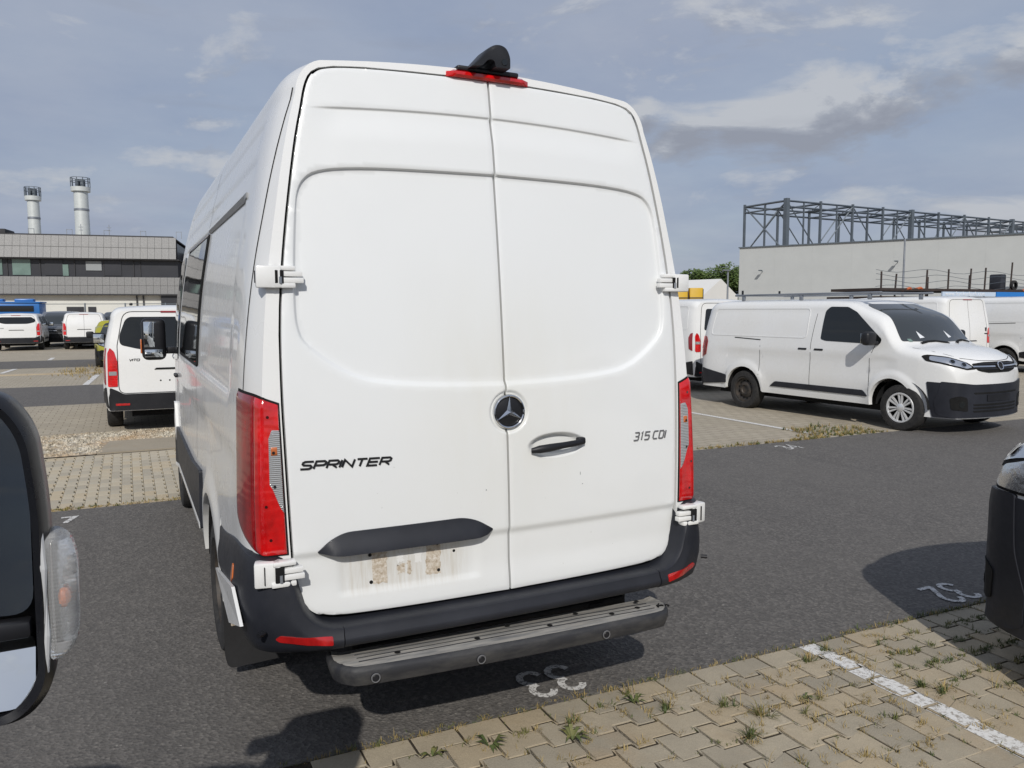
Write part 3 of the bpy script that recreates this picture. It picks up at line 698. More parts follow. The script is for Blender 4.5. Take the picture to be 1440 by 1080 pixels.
# dense rows come from the section itself; refine near the top corner by subdividing
rows = []
for i, (x, z) in enumerate(p0): rows.append((i, x, z))
for sg in (1, -1):
    prev = None
    for i, x, z in rows:
        oi = i if sg > 0 else nfull-1-i
        zi = max(z, .5); xin = ws(zi) if z > .62 else 0.0 if z < .55 else ws(.62)
        if z < .62: xin = .70
        if z > 2.6565: xin = 0
        xin = min(xin, x-.002) if x > .01 else 0
        ids = [oi]
        for c in (.12, .3, .5, .75, 1.0): ids.append(addv(vpost(sg*(x+(xin-x)*c), 0, z)) if x > .001 else oi)
        q = vpost(sg*xin, 0, z); ids.append(addv((q[0], q[1]+.045, q[2])))
        if prev:
            for c in range(6):
                f = [prev[c], prev[c+1], ids[c+1], ids[c]]
                f = [a for k, a in enumerate(f) if a not in f[:k]]
                if len(f) > 2: fs.append(tuple(f))
        prev = ids
hb = mesh('body', vs, fs, 'white_paint', van, 40)
bvh = BVHTree.FromPolygons([Vector(v) for v in vs], fs)
bq = B()
for i in range(40):
    z0 = .60+i*.0512; z1 = z0+.0512; wa = ws(max(z0, .66))+(.02 if z0 < 2.45 else -.004); wb = ws(max(min(z1, 2.62), .66))+(.02 if z1 < 2.5 else -.004)
    bq.add([(-wa, lean(z0)+.0476*wa*wa+.04, z0), (-.4, lean(z0)+.05, z0), (.4, lean(z0)+.05, z0), (wa, lean(z0)+.0476*wa*wa+.04, z0), (wb, lean(z1)+.0476*wb*wb+.04, z1), (.4, lean(z1)+.05, z1), (-.4, lean(z1)+.05, z1), (-wb, lean(z1)+.0476*wb*wb+.04, z1)], [(0, 1, 6, 7), (1, 2, 5, 6), (2, 3, 4, 5)])
bq.obj('door_seal', 'gap_black', van, 0)
box('underbody', (0, 2.7, .52), (1.25, 5.2, .42), 'underbody', van)
# rear doors
RECT = [(0, 2.273), (.40, 2.268), (.60, 2.258), (.70, 2.241), (.748, 2.213), (.775, 2.165), (.786, 2.09), (.797, 1.95), (.803, 1.82), (.804, 1.73), (.798, 1.675), (.778, 1.625), (.715, 1.568), (.645, 1.521), (.585, 1.494), (.52, 1.477), (.38, 1.461), (.2, 1.451), (0, 1.446)]
RECS = None
def dist_poly(x, z, P):
    """signed distance to the recess outline (right half, positive inside), and nearest edge direction"""
    best = 9; nz = 0
    for a, c in zip(P, P[1:]):
        dx, dz = c[0]-a[0], c[1]-a[1]; t = max(0, min(1, ((x-a[0])*dx+(z-a[1])*dz)/(dx*dx+dz*dz))); ex, ez = x-a[0]-t*dx, z-a[1]-t*dz; d = math.hypot(ex, ez)
        if d < best: best = d; nz = (a[1]+c[1])/2
    ins = inside((x, z), P)
    return (best if ins else -best), nz
def door_y(x, z):
    ax = abs(x); y = lean(z)+.0476*x*x
    if 1.36 < z < 2.33:
        d, nz = dist_poly(ax, z, RECS)
        soft = .0045 if nz > 2.1 else (.007 if nz > 1.6 else .011)
        y += .014*sst(-soft, soft, d)
    if 2.25 < z < 2.52:
        fade = 1-sst(.60, .74, ax); zc = 2.505-.05*ax*ax; e = zc-z
        if e > 0: y += .009*fade*sst(0, .009, e)*(1-sst(.012, .13, e))
    e = .872-z
    if e > 0: y += .011*sst(0, .035, e)*(1-sst(.12, .25, e))
    if z < .9:   # plate field
        y += .006*sst(-.70, -.66, x)*(1-sst(-.16, -.12, x))*sst(.685, .70, z)*(1-sst(.85, .86, z))
    r_ = math.hypot((x-.225)/.135, (z-1.185)/.05)
    if r_ < 1.1: y += .030*(1-sst(.70, 1.02, r_))
    r_ = math.hypot(x-.01, z-1.333)
    if r_ < .1: y += .012*(1-sst(.075, .088, r_))
    return y
def smooth_outline(P, k=4):
    o = []
    for i in range(len(P)-1):
        a = P[max(i-1, 0)]; b_ = P[i]; c = P[i+1]; d = P[min(i+2, len(P)-1)]
        for j in range(k):
            t = j/k; o.append(tuple(.5*((2*b_[q])+(-a[q]+c[q])*t+(2*a[q]-5*b_[q]+4*c[q]-d[q])*t*t+(-a[q]+3*b_[q]-3*c[q]+d[q])*t**3) for q in (0, 1)))
    return o+[P[-1]]
dout = smooth_outline(DOORP)
RECS = smooth_outline(RECT, 3)
for sg in (-1, 1):
    g = .0105; half = [(max(x-g*(1 if x > .3 else 0), .0), z+(.005 if z < .63 else -.0065 if z > 2.6 else 0)) for x, z in dout if x > .02]
    lo = [(.0045, .614)]+half+[(.0045, 2.649)]
    poly = [(sg*x, z) for x, z in lo]
    if sg < 0: poly = poly[::-1]
    ext = []; RO = densify(smooth_outline(RECT, 3), .007)
    for i in range(1, len(RO)-1):
        a_, c_ = Vector(RO[i-1]), Vector(RO[i+1]); d_ = (c_-a_).normalized(); n_ = Vector((d_.y, -d_.x)); soft = .0045 if RO[i][1] > 2.1 else .007 if RO[i][1] > 1.6 else .011
        if RO[i][0] > .008:
            for e in (-1.02, -.6, -.2, .2, .6, 1.02): ext.append((sg*(RO[i][0]+n_.x*e*soft), RO[i][1]+n_.y*e*soft))
    for i in range(2, 100):
        x_ = i*.0074
        for e in (-.001, .002, .0045, .007, .0095, .013): ext.append((sg*x_, 2.505-.05*x_*x_-e))
        for e in (-.001, .006, .013, .02, .028, .036): ext.append((sg*x_*1.12, .872-e))
    for rr in (.55, .66, .70, .76, .82, .88, .94, 1.0, 1.04, 1.1):
        for i in range(int(90*rr)): a_ = 2*math.pi*i/int(90*rr); ext.append((.225+.135*rr*math.cos(a_), 1.185+.05*rr*math.sin(a_)))
    for rr in (.070, .0745, .078, .082, .086, .0895, .094):
        for i in range(64): a_ = 2*math.pi*i/64; ext.append((.01+rr*math.cos(a_), 1.333+rr*math.sin(a_)))
    v2, f2, ol = fill(poly, .0105, ext)
    dv = [(x, door_y(x, z), z) for x, z in v2]
    # rounded hem along the outline
    k = len(dv); n = len(ol); ff = list(f2)
    for i in ol: x, y, z = dv[i]; dv.append((x, y+.032, z))
    for i in ol: x, y, z = dv[i]; dv[i] = (x, y+.0025, z)
    for i in range(n): ff.append((ol[i], ol[(i+1) % n], k+(i+1) % n, k+i))
    dr = mesh('rear_door', dv, ff, 'door_paint', van, 50)
    dr['label'] = 'left rear door with dark number plate trim and residue of a removed plate' if sg < 0 else 'right rear door with the black door handle'
    if sg < 0: left_door = dr
    else: right_door = dr
on = lambda x, z, d: (x, door_y(x, z)-d, z)
# plate trim with overhang
trim = rpoly([(-.765, .862), (-.715, .905), (-.66, .928), (-.20, .932), (-.14, .915), (-.072, .872), (-.10, .858), (-.16, .852), (-.68, .848)], [.01, .04, .05, .05, .05, .01, .01, .02, .03])
v2, f2, ol = fill(trim, .02); tv = []
for x, z in v2: tv.append((x, door_y(x, .93)-.006-.032*(1-sst(.852, .93, z))*sst(-.765, -.70, x)*(1-sst(-.14, -.07, x)), z))
k = len(tv); n = len(ol)
for i in ol: x, y, z = tv[i]; tv.append((x, door_y(x, z)+.004, z))
mesh('plate_trim', tv, f2+[(ol[i], ol[(i+1) % n], k+(i+1) % n, k+i) for i in range(n)], 'bumper_plastic', left_door, 40)
def blotch(x0, x1, z0, z1, jag, mat, name, d=.0012):
    pts = []
    for (a, b_) in (((x0, z0), (x1, z0)), ((x1, z0), (x1, z1)), ((x1, z1), (x0, z1)), ((x0, z1), (x0, z0))):
        for j in range(9): t = j/9; pts.append((a[0]+(b_[0]-a[0])*t+random.uniform(-jag, jag), a[1]+(b_[1]-a[1])*t+random.uniform(-jag, jag)))
    v2, f2, ol = fill(pts, .012); return mesh(name, [on(x, z, d) for x, z in v2], f2, mat, left_door, 40)
blotch(-.560, -.503, .715, .832, .004, 'residue', 'adhesive_residue'); blotch(-.350, -.292, .720, .842, .004, 'residue', 'adhesive_residue')
blotch(-.462, -.432, .742, .775, .006, 'residue', 'adhesive_residue'); blotch(-.425, -.410, .735, .79, .005, 'residue', 'adhesive_residue')
blotch(-.465, -.438, .785, .82, .003, 'white_paint', 'adhesive_residue'); blotch(-.395, -.368, .775, .825, .003, 'white_paint', 'adhesive_residue')
for x, z in ((-.567, .826), (-.565, .722), (-.303, .838), (-.300, .733), (-.235, .80)):
    B().lathe([(0, 0), (.0065 if x < -.25 else .004, 0), (.008, .004)], (x, door_y(x, z)-.002, z), 'Y', 10).obj('screw_hole', 'gap_black', left_door)
# handle
hb_ = B(); hp = [(.100, 1.171), (.13, 1.176), (.18, 1.179), (.245, 1.184), (.30, 1.188), (.348, 1.190)]
hb_.tube([(x, lean(1.2)+.0476*x*x-.012-(.014 if .1 < x < .34 else 0), z) for x, z in hp], [.010, .0165, .0165, .0135, .0135, .013], 12, (1, .8, 1))
hb_.box((.335, lean(1.2)-.004, 1.194), (.038, .03, .030), .009)
hb_.obj('handle', 'black_plastic', right_door)
# round emblem
em = B().lathe([(0, -.016), (.05, -.015), (.06, -.01), (.062, 0)], (.01, door_y(.01, 1.333)+.004, 1.333), 'Y', 40).obj('emblem', 'black_plastic', van)
ey = door_y(.01, 1.333)-.012
B().lathe([(.059, .004), (.060, -.003), (.064, -.006), (.068, -.004), (.070, .002), (.070, .012)], (.01, ey, 1.333), 'Y', 48).obj('ring', 'chrome', em)
st_ = B()
for a in (90, 210, 330):
    d = Vector((math.cos(R(a)), 0, math.sin(R(a)))); s1 = Vector((math.cos(R(a+60)), 0, math.sin(R(a+60)))); s2 = Vector((math.cos(R(a-60)), 0, math.sin(R(a-60)))); c = Vector((.01, ey, 1.333))
    st_.add([c+Vector((0, -.014, 0)), c+s1*.013+Vector((0, -.002, 0)), c+d*.062+Vector((0, -.005, 0)), c+s2*.013+Vector((0, -.002, 0))], [(0, 1, 2), (0, 2, 3)])
st_.obj('star', 'chrome', em, 0)
lettering('SPRINTER', .026, .0362, .0098, .0066, .45, lambda u, v, d: on(-.812+u, 1.172+v-.02*u, d), .004, 'letter_black', 'lettering', left_door)
lettering('315 CDI', .033, .0235, .0105, .0055, .30, lambda u, v, d: on(.615+u, 1.170+v-.01*u, d), .004, 'letter_chrome', 'lettering', right_door)
# small scuffs on the door
for x, z, a, c in ((.335, 1.055, .0018, .008), (.345, 1.01, .003, .002), (-.10, 1.03, .003, .003)):
    b = B(); b.add([on(x+a*math.cos(t*.9), z+c*math.sin(t*.9), .0008) for t in range(7)], [tuple(range(7))]); b.obj('scuff', 'shade_scuff_grey', left_door if x < 0 else right_door)
# hinges
def hinge(sg, z, upper):
    x = .80 if upper else .845; xo = .937 if upper else .985
    h = .078 if upper else .090; yb_ = lean(z)+.0476*.81-.012 if upper else -.004
    P = lambda xx: sg*xx
    rz = Matrix.Rotation(sg*(.10 if upper else .22), 3, 'Z')
    b = B(); xm = (xo+x+.050)/2; wd = xo-x-.050
    b.box((P(xm), yb_+(0 if upper else .012), z), (wd, .05, h), .007, rz, 2)
    b.box((P(x+.042), yb_-.002, z+h/2-.0085), (.080, .040, .017), .005); b.box((P(x+.046), yb_-.004, z-h/2+.0095), (.086, .044, .019), .005)
    hg = b.obj('hinge', 'white_paint', van)
    b = B(); b.box((P(x+.012), yb_-.010, z+.0105), (.066, .026, .018), .002); b.box((P(x+.010), yb_-.012, z-.0120), (.070, .028, .019), .002)
    b.obj('hinge_arm', 'white_paint', hg)
    b = B(); b.box((P(x+.060), yb_-.020, z), (.030, .016, h*.60), .0015); b.obj('hinge_gap', 'gap_black', hg)
    b = B(); b.cyl((P(x+.056), yb_-.026, z-h*.30), (P(x+.056), yb_-.026, z-.0), .006, n=10); b.obj('hinge_pin', 'galvanised', hg)
    b = B(); b.box((P(xo-.001), yb_+.008, z), (.005, .022, h*.55), .001) if upper else b.box((P(xo-.030), yb_-.014, z), (.003, .006, h*.72), .001, rz)
    b.obj('hinge_slot', 'gap_black', hg)
for sg in (-1, 1): hinge(sg, 1.856, True); hinge(sg, .818, False)
# tail lamps wrapped round the corner
def corner(z, t):
    """0 at the door gap, .42 the corner, 1 on the side"""
    if t < .42: x0 = ws(z)+.006; x1 = p0x(z); s_ = t/.42; x = x0+(x1-x0)*s_; y = 0; q = vpost(x, 0, z); return Vector(q)
    y = (t-.42)/.58*.20; q = vpost(wyv(y)*WZ(z), y, z); return Vector(q)
p0x = lambda z: wyv(0)*WZ(z)
def cpt(z, t, off):
    c = corner(z, t); a = corner(z, max(0, t-.03)); d = corner(z, min(1, t+.03)); tn = d-a; n = Vector((tn.y, -tn.x, 0)).normalized(); return c+n*off
def lamp_patch(sg, t0, t1, zb, zt, off, name, mat, parent, nu=22, nv=34, thick=.02):
    vs = []; fs = []
    for j in range(nv+1):
        for i in range(nu+1):
            t = t0+(t1-t0)*i/nu; z = zb(t)+(zt(t)-zb(t))*j/nv; e = min(i, nu-i)/nu; p = cpt(z, t, off*(1 if 0 < i < nu and 0 < j < nv else .55)); vs.append((sg*p.x, p.y, p.z))
    W_ = nu+1
    for j in range(nv):
        for i in range(nu): fs.append((j*W_+i, j*W_+i+1, (j+1)*W_+i+1, (j+1)*W_+i))
    bd = list(range(W_))+[j*W_+nu for j in range(1, nv+1)]+[nv*W_+i for i in range(nu-1, -1, -1)]+[j*W_ for j in range(nv-1, 0, -1)]
    k = len(vs)
    for i in bd:
        j_, i_ = divmod(i, W_); t = t0+(t1-t0)*i_/nu; z = zb(t)+(zt(t)-zb(t))*j_/nv; p = cpt(z, t, off-thick); vs.append((sg*p.x, p.y, p.z))
    n = len(bd)
    for i in range(n): fs.append((bd[i], bd[(i+1) % n], k+(i+1) % n, k+i))
    return mesh(name, vs, fs, mat, parent, 60)
ltop = pch([(0, 1.412), (.3, 1.428), (.6, 1.445), (1, 1.452)]); lbot = pch([(0, .868), (.35, .868), (.5, .874), (.7, .90), (.85, .93), (1, .99)])
for sg in (-1, 1):
    tl = lamp_patch(sg, .0, 1.0, lbot, ltop, .006, 'tail_lamp', 'gap_black', van)
    lamp_patch(sg, .03, .52, lambda t: lbot(t)+.006, lambda t: ltop(t)-.008, .014, 'lens', 'red_lens', tl)
    lamp_patch(sg, .53, .975, lambda t: lbot(t)+.007, lambda t: ltop(t)-.008, .013, 'side_lens', 'dark_red_lens', tl)
    lamp_patch(sg, .035, .30, lambda t: 1.02+sst(.035, .30, t)*.10, lambda t: 1.325-.03*sst(.2, .30, t), .0175, 'clear_lens', 'clear_lens', tl, 14, 22, .006)
    lamp_patch(sg, .09, .26, lambda t: 1.225, lambda t: 1.265, .019, 'indicator', 'amber', tl, 8, 6, .003)
    # bulbs behind the lens read as dark round seats
    for t_, z_ in ((.30, 1.365), (.36, 1.05), (.30, .93), (.19, 1.24), (.19, 1.12)):
        c = cpt(z_, t_, .0155 if t_ > .25 else .0205); a = cpt(z_, t_-.02, .0155); d = cpt(z_, t_+.02, .0155); tn = (d-a).normalized(); b = B()
        b.add([(sg*(c+tn*.0055*math.cos(q*.628)).x, (c+tn*.0055*math.cos(q*.628)).y, c.z+.0055*math.sin(q*.628)) for q in range(10)], [tuple(range(10))]); b.obj('bulb_seat', 'dark_lens' if t_ > .25 else 'underbody', tl)
# bumper: a section swept round the tail
half_path = [(1.006, .955), (1.010, .8), (1.014, .6), (1.016, .45), (1.016, .3), (1.012, .18), (1.002, .10), (.982, .045), (.94, .002), (.87, -.030), (.79, -.052), (.70, -.066), (.5, -.074), (.25, -.079), (0, -.081)]
BT = pch([(.68, .601), (.74, .607), (.78, .624), (.815, .655), (.84, .70), (.856, .76), (.875, .82), (.93, .868), (1.1, .875)])
def btop(x, y):
    if y > .1: return .875-.10*sst(.2, .95, y)
    return BT(abs(x))
def bbot(x, y):
    if y > .5: return .52
    return .524-.004*sst(.6, .95, abs(x))
def bump_mesh(path, name, parent):
    vs = []; fs = []; P = path
    for i, (x, y) in enumerate(P):
        a = Vector(P[max(i-1, 0)]); c = Vector(P[min(i+1, len(P)-1)]); d = (c-a).normalized(); n = Vector((-d.y, d.x)); n = n if n.dot(Vector((x, y-1.2))) > 0 else -n
        t, b_ = btop(x, y), bbot(x, y); h = t-b_
        for fz, fo in ((1.0, -.12), (1.0, -.03), (.985, -.008), (.93, .0), (.72, .004), (.55, .012), (.45, .014), (.30, .012), (.12, .0), (.03, -.012), (0, -.03), (0, -.10)):
            vs.append((x+n.x*fo, y+n.y*fo, b_+h*fz))
    m_ = 12
    for i in range(len(P)-1):
        for j in range(m_-1): fs.append((i*m_+j, i*m_+j+1, (i+1)*m_+j+1, (i+1)*m_+j))
    fs += [tuple(range(m_)), tuple(range((len(P)-1)*m_, len(P)*m_))[::-1]]
    return mesh(name, vs, fs, 'bumper_plastic', parent, 40)
def dens_path(P, k=4):
    return smooth_outline(P, k)
full = dens_path(half_path[:11]+[(.695, -.0665)])
cen = [(x, y+.004) for x, y in dens_path([(.692, -.0668), (.5, -.074), (.25, -.079), (0, -.081), (-.25, -.079), (-.5, -.074), (-.692, -.0668)])]
bp = bump_mesh(cen, 'rear_bumper', van)
for sg in (-1, 1):
    cor = bump_mesh([(sg*x, y) for x, y in full], 'bumper_corner', van)
    bcv = BVHTree.FromObject(cor, bpy.context.evaluated_depsgraph_get()) if False else BVHTree.FromPolygons([v.co.copy() for v in cor.data.vertices], [tuple(p.vertices) for p in cor.data.polygons])
    patch('reflector', bcv, rpoly([(sg*.735, .550), (sg*.91, .574), (sg*.925, .586), (sg*.91, .598), (sg*.735, .580)], .006), 'y-', 'reflector_red', cor, .004, .02, .012)
    B().cyl((sg*.962, -.012, .615), (sg*.985, -.03, .615), .009, n=12).obj('parking_sensor', 'black_plastic', cor)
    sx = 'x-' if sg < 0 else 'x+'
    patch('side_marker', bcv, rpoly([(.30, .725), (.315, .775), (.335, .775), (.345, .73), (.33, .70)], .01), sx, 'amber', cor, .004, .02, .01)
    # pale guard plate behind the wheel
    gp = [(.93, .565), (.20, .712), (-.01, .655), (.0, .60), (.36, .512)]
    if sg > 0: continue
    P3 = [Vector((sg*1.040, .86, .60)), Vector((sg*1.044, .20, .725)), Vector((sg*1.036, .045, .630)), Vector((sg*1.042, .35, .535))]
    b = B(); n3 = Vector((sg*.012, 0, 0)); b.add(P3+[p-n3 for p in P3], [(0, 1, 2, 3), (7, 6, 5, 4), (0, 1, 5, 4), (1, 2, 6, 5), (2, 3, 7, 6), (3, 0, 4, 7)])
    gpo = b.obj('guard_plate', 'white_paint', van, 0)
# step under the bumper
sp = dens_path([(.735, .05), (.742, -.02), (.735, -.065), (.70, -.115), (.63, -.143), (.3, -.157), (0, -.161)], 4)
plan = [(-x, y) for x, y in sp]+[(x, y) for x, y in sp[-2::-1]]
stp = B(); lv = [(.388, -.022), (.394, -.010), (.425, .000), (.446, .001), (.458, -.005), (.463, -.015)]
vsS = []; m_ = len(lv)
for i, (x, y) in enumerate(plan):
    a = Vector(plan[max(i-1, 0)]); c = Vector(plan[min(i+1, len(plan)-1)]); d = (c-a).normalized(); n = Vector((d.y, -d.x)); n = n if n.dot(Vector((x*.3, y-.3))) > 0 else -n
    for z, o_ in lv: vsS.append((x+n.x*o_, y+n.y*o_, z-.02*x))
fsS = [(i*m_+j, i*m_+j+1, (i+1)*m_+j+1, (i+1)*m_+j) for i in range(len(plan)-1) for j in range(m_-1)]
step = mesh('step', vsS, fsS, 'step_rubber', van, 40)
top_in = [vsS[i*m_+m_-1] for i in range(len(plan))]
tp = [(p[0], p[1]) for p in top_in]
v2, f2, ol = fill(tp if sum((tp[i-1][0]*tp[i][1]-tp[i][0]*tp[i-1][1]) for i in range(len(tp))) > 0 else tp[::-1], .03)
def tz(x, y):
    g = y-.015
    return .463-.02*x-(.012 if y > -.002 and abs(x) < .70 else 0)+.002*math.sin(y*210)*(1 if -.1 < y < -.005 else 0)
mesh('tread', [(x, y, tz(x, y)+.0005) for x, y in v2], f2, 'tread', step, 40)
for yy in (-.018, -.048, -.078):
    b = B(); b.box((0, yy-.012, .4655), (1.30, .004, .004), .001, Matrix.Rotation(.02, 3, 'Y')); b.obj('tread_rib', 'step_rubber', step)
for x, y in ((-.50, -.062), (-.18, -.066), (.14, -.067), (.44, -.064), (.58, -.05), (-.02, .0), (.30, .0), (.62, .015)):
    B().lathe([(0, 0), (.009, 0), (.012, .001)], (x, y-.012, .4675-.02*x), 'Z', 10).obj('bolt_hole', 'gap_black', step)
for x, y in ((-.605, -.1425), (-.20, -.1575), (.36, -.1525)):
    b = B().lathe([(.0, -.004), (.010, -.004), (.013, -.001), (.0165, -.002), (.019, .004)], (x, y-.006, .422-.02*x), 'Y', 18); b.obj('parking_sensor', 'black_plastic', step)
    B().lathe([(.013, -.0035), (.0165, -.0045), (.018, -.001)], (x, y-.006, .422-.02*x), 'Y', 18).obj('sensor_ring', 'grey_plastic', step)
b = B(); b.box((0, .12, .43), (1.2, .12, .07), .01)
for sx in (-.45, .45): b.box((sx, .3, .43), (.08, .5, .06), .01)
b.obj('step_bracket', 'underbody', van)
b = B()
for i in range(9): b.box((.70+random.uniform(-.03, .02), -.085+random.uniform(-.02, .03), .454), (random.uniform(.008, .02), random.uniform(.004, .01), .006), .001, Matrix.Rotation(random.uniform(0, 3), 3, 'Z'))
b.obj('torn_edge', 'gap_black', step)
# high brake lamp and camera pod
b = B(); vsb = []
for i in range(25):
    x = -.18+.36*i/24; e = min(1, min(i, 24-i)/2.0); y = lean(2.67)+.0476*x*x
    for dz, dy in ((-.014, .03), (-.014, -.012*e-.004), (-.006, -.02*e-.004), (.006, -.018*e-.004), (.014*e, -.008*e-.002), (.016*e, .03)): vsb.append((x, y+dy, 2.6655+dz-.02*x*x))
b.add(vsb, [(i*6+j, i*6+j+1, (i+1)*6+j+1, (i+1)*6+j) for i in range(24) for j in range(5)]+[tuple(range(6)), tuple(range(144, 150))])
bl = b.obj('brake_lamp', 'red_lens', van, 40)
B().box((0, lean(2.68)+.035, 2.690), (.27, .10, .02), .008).obj('camera_base', 'black_plastic', van)
pp = rpoly([(-.095, 2.686), (-.055, 2.728), (-.020, 2.768), (.018, 2.786), (.052, 2.776), (.068, 2.745), (.068, 2.690), (.002, 2.690), (-.004, 2.722), (-.030, 2.722), (-.055, 2.690)], [.004, .03, .03, .03, .03, .03, .006, .004, .012, .012, .004], 5)
b = B(); rg_ = []
for yy, sc_ in ((.265, .62), (.255, .86), (.225, 1.0), (.17, 1.0), (.138, .97), (.124, .86), (.118, .6)): rg_.append([(.01+(u-.01)*(.9+.1*sc_), yy+.10*max(0, -u), 2.69+(v-2.69)*(.55+.45*sc_)) for u, v in pp])
n_ = len(pp); b.v = [Vector(p) for q in rg_ for p in q]; b.f = [(k*n_+i, k*n_+(i+1) % n_, (k+1)*n_+(i+1) % n_, (k+1)*n_+i) for k in range(6) for i in range(n_)]+[tuple(range(n_)), tuple(range(6*n_, 7*n_))]
cp = b.obj('reversing_camera', 'black_plastic', van)
B().lathe([(0, -.003), (.012, -.003), (.015, .003)], (.04, .118, 2.712), 'Y', 14).obj('camera_lens', 'glass_dark', cp)
# side details
def side(sg):
    ax = 'x-' if sg < 0 else 'x+'
    patch('window', bvh, rpoly([(2.24, 1.405), (3.86, 1.405), (3.84, 2.15), (3.78, 2.19), (2.24, 2.19)], .03), ax, 'gap_black', van, .010, .06, .02)
    patch('pane', bvh, rpoly([(2.27, 1.43), (3.83, 1.43), (3.80, 2.16), (2.27, 2.165)], .04), ax, 'glass_dark', van, .0135, .06, .004)
    patch('window', bvh, rpoly([(4.0, 1.36), (4.93, 1.30), (4.90, 1.40), (4.60, 2.06), (4.45, 2.14), (4.0, 2.16)], .04), ax, 'glass_dark', van, .006, .06, .012)
    patch('side_moulding', bvh, rpoly([(1.93, .50), (4.22, .50), (4.20, .66), (4.14, .80), (2.5, .80), (1.90, .845)], .02), ax, 'bumper_plastic', van, .02, .06, .03)
    patch('moulding_trim', bvh, rpoly([(2.05, .475), (4.2, .475), (4.2, .497), (2.05, .497)], .004), ax, 'white_paint', van, .026, .08, .03)
    patch('front_guard', bvh, rpoly([(4.16, .68), (4.25, .98), (4.34, .99), (4.24, .84)], .02), ax, 'white_paint', van, .02, .04, .03)
    for ln in ([(.21, .93), (.21, 2.50), (.215, 2.545)], [(2.22, .86), (2.22, 1.40)], [(2.22, 2.22), (2.22, 2.54)], [(3.95, .6), (3.95, 2.1)], [(4.97, .8), (4.95, 1.35)]): ribbon(bvh, ln, ax, .007, 'gap_black', 'panel_seam', van, .0016)
    # wheel arch lining
    for yc, zc, r_ in ARC:
        pl = B(); vs = []
        for i in range(25):
            a = math.pi*i/24; y = yc+math.cos(a)*(r_-.004); z = zc+math.sin(a)*(r_*.98-.004)
            vs += [(sg*.985, y, z), (sg*.60, y, z)]
        pl.add(vs, [(2*i, 2*i+1, 2*i+3, 2*i+2) for i in range(24)]); pl.obj('arch_liner', 'underbody', van)
    # handle
    b = B(); b.box((sg*1.006, 4.12, 1.22), (.03, .16, .028), .01); b.obj('door_handle', 'black_plastic', van)
for sg in (-1, 1): side(sg)
# grey strip standing in for the shade of the slot above the stamped panel
for sg in (-1, 1):
    ax = 'x-' if sg < 0 else 'x+'
    patch('groove_shade', bvh, rpoly([(.58, 2.186), (2.2, 2.186), (2.2, 2.205), (.58, 2.212)], .010), ax, 'shade_scuff_grey', van, .006, .05, .01)
# wheels
def wheel(parent, x, y, r_, wd, sg, style, z=None):
    z = r_-.008 if z is None else z; h = wd/2; ri = r_*.64
    t = B().lathe([(ri, -h*.8), (ri+.02, -h), (r_-.05, -h), (r_-.018, -h*.93), (r_-.003, -h*.72), (r_, -h*.3), (r_, h*.3), (r_-.003, h*.72), (r_-.018, h*.93), (r_-.05, h), (ri+.02, h), (ri, h*.8)], (x, y, z), 'X', 40)
    for i in range(4): pass
    t = t.obj('wheel', 'tyre', parent, 40)
    b = B()
    if style == 'steel':
        b.lathe([(ri+.006, h*.86), (ri-.012, h*.86), (ri-.02, h*.5), (ri*.72, h*.35), (ri*.55, h*.62), (ri*.36, h*.68), (ri*.30, h*.5), (0, h*.5)], (x, y, z), 'X', 32, sg)
        for i in range(6): a = i*math.pi/3; b.cyl((x+sg*h*.5, y+math.cos(a)*ri*.42, z+math.sin(a)*ri*.42), (x+sg*h*.8, y+math.cos(a)*ri*.42, z+math.sin(a)*ri*.42), .012, n=6)
        b.obj('rim', 'steel_rim', t)
        b = B()
        for i in range(12): a = (i+.5)*math.pi/6; b.cyl((x+sg*h*.40, y+math.cos(a)*ri*.74, z+math.sin(a)*ri*.74), (x+sg*h*.47, y+math.cos(a)*ri*.74, z+math.sin(a)*ri*.74), .016, n=8)
        tag(b.obj('rim_hole', 'gap_black', t), kind='stuff')
    else:
        b.lathe([(ri+.008, h*.9), (ri-.014, h*.92), (ri-.02, h*.6), (ri-.03, h*.2), (0, h*.2)], (x, y, z), 'X', 36, sg); b.obj('rim', 'underbody', t)
        b = B(); b.lathe([(ri+.006, h*.88), (ri-.002, h*1.0), (ri-.022, h*.98), (ri-.026, h*.7)], (x, y, z), 'X', 40, sg)
        b.lathe([(ri*.26, h*.7), (ri*.26, h*.92), (ri*.18, h*1.0), (0, h*1.0)], (x, y, z), 'X', 20, sg)
        ns = 14
        for i in range(ns):
            a = 2*math.pi*i/ns; tw = .10 if i % 2 else -.06; c0 = Vector((x+sg*h*.88, y+math.cos(a)*ri*.2, z+math.sin(a)*ri*.2)); c1 = Vector((x+sg*h*.93, y+math.cos(a+tw)*(ri-.015), z+math.sin(a+tw)*(ri-.015)))
            d = (c1-c0).normalized(); s_ = Vector((1, 0, 0)).cross(d)
            q = []
            for c, ww in ((c0, .011), (c1, .019)): q += [c+s_*ww+Vector((-sg*.02, 0, 0)), c+s_*ww*.7, c-s_*ww*.7, c-s_*ww+Vector((-sg*.02, 0, 0))]
            b.add(q, [(0, 1, 5, 4), (1, 2, 6, 5), (2, 3, 7, 6)])
        b.obj('wheel_cover', 'alloy', t)
    return t
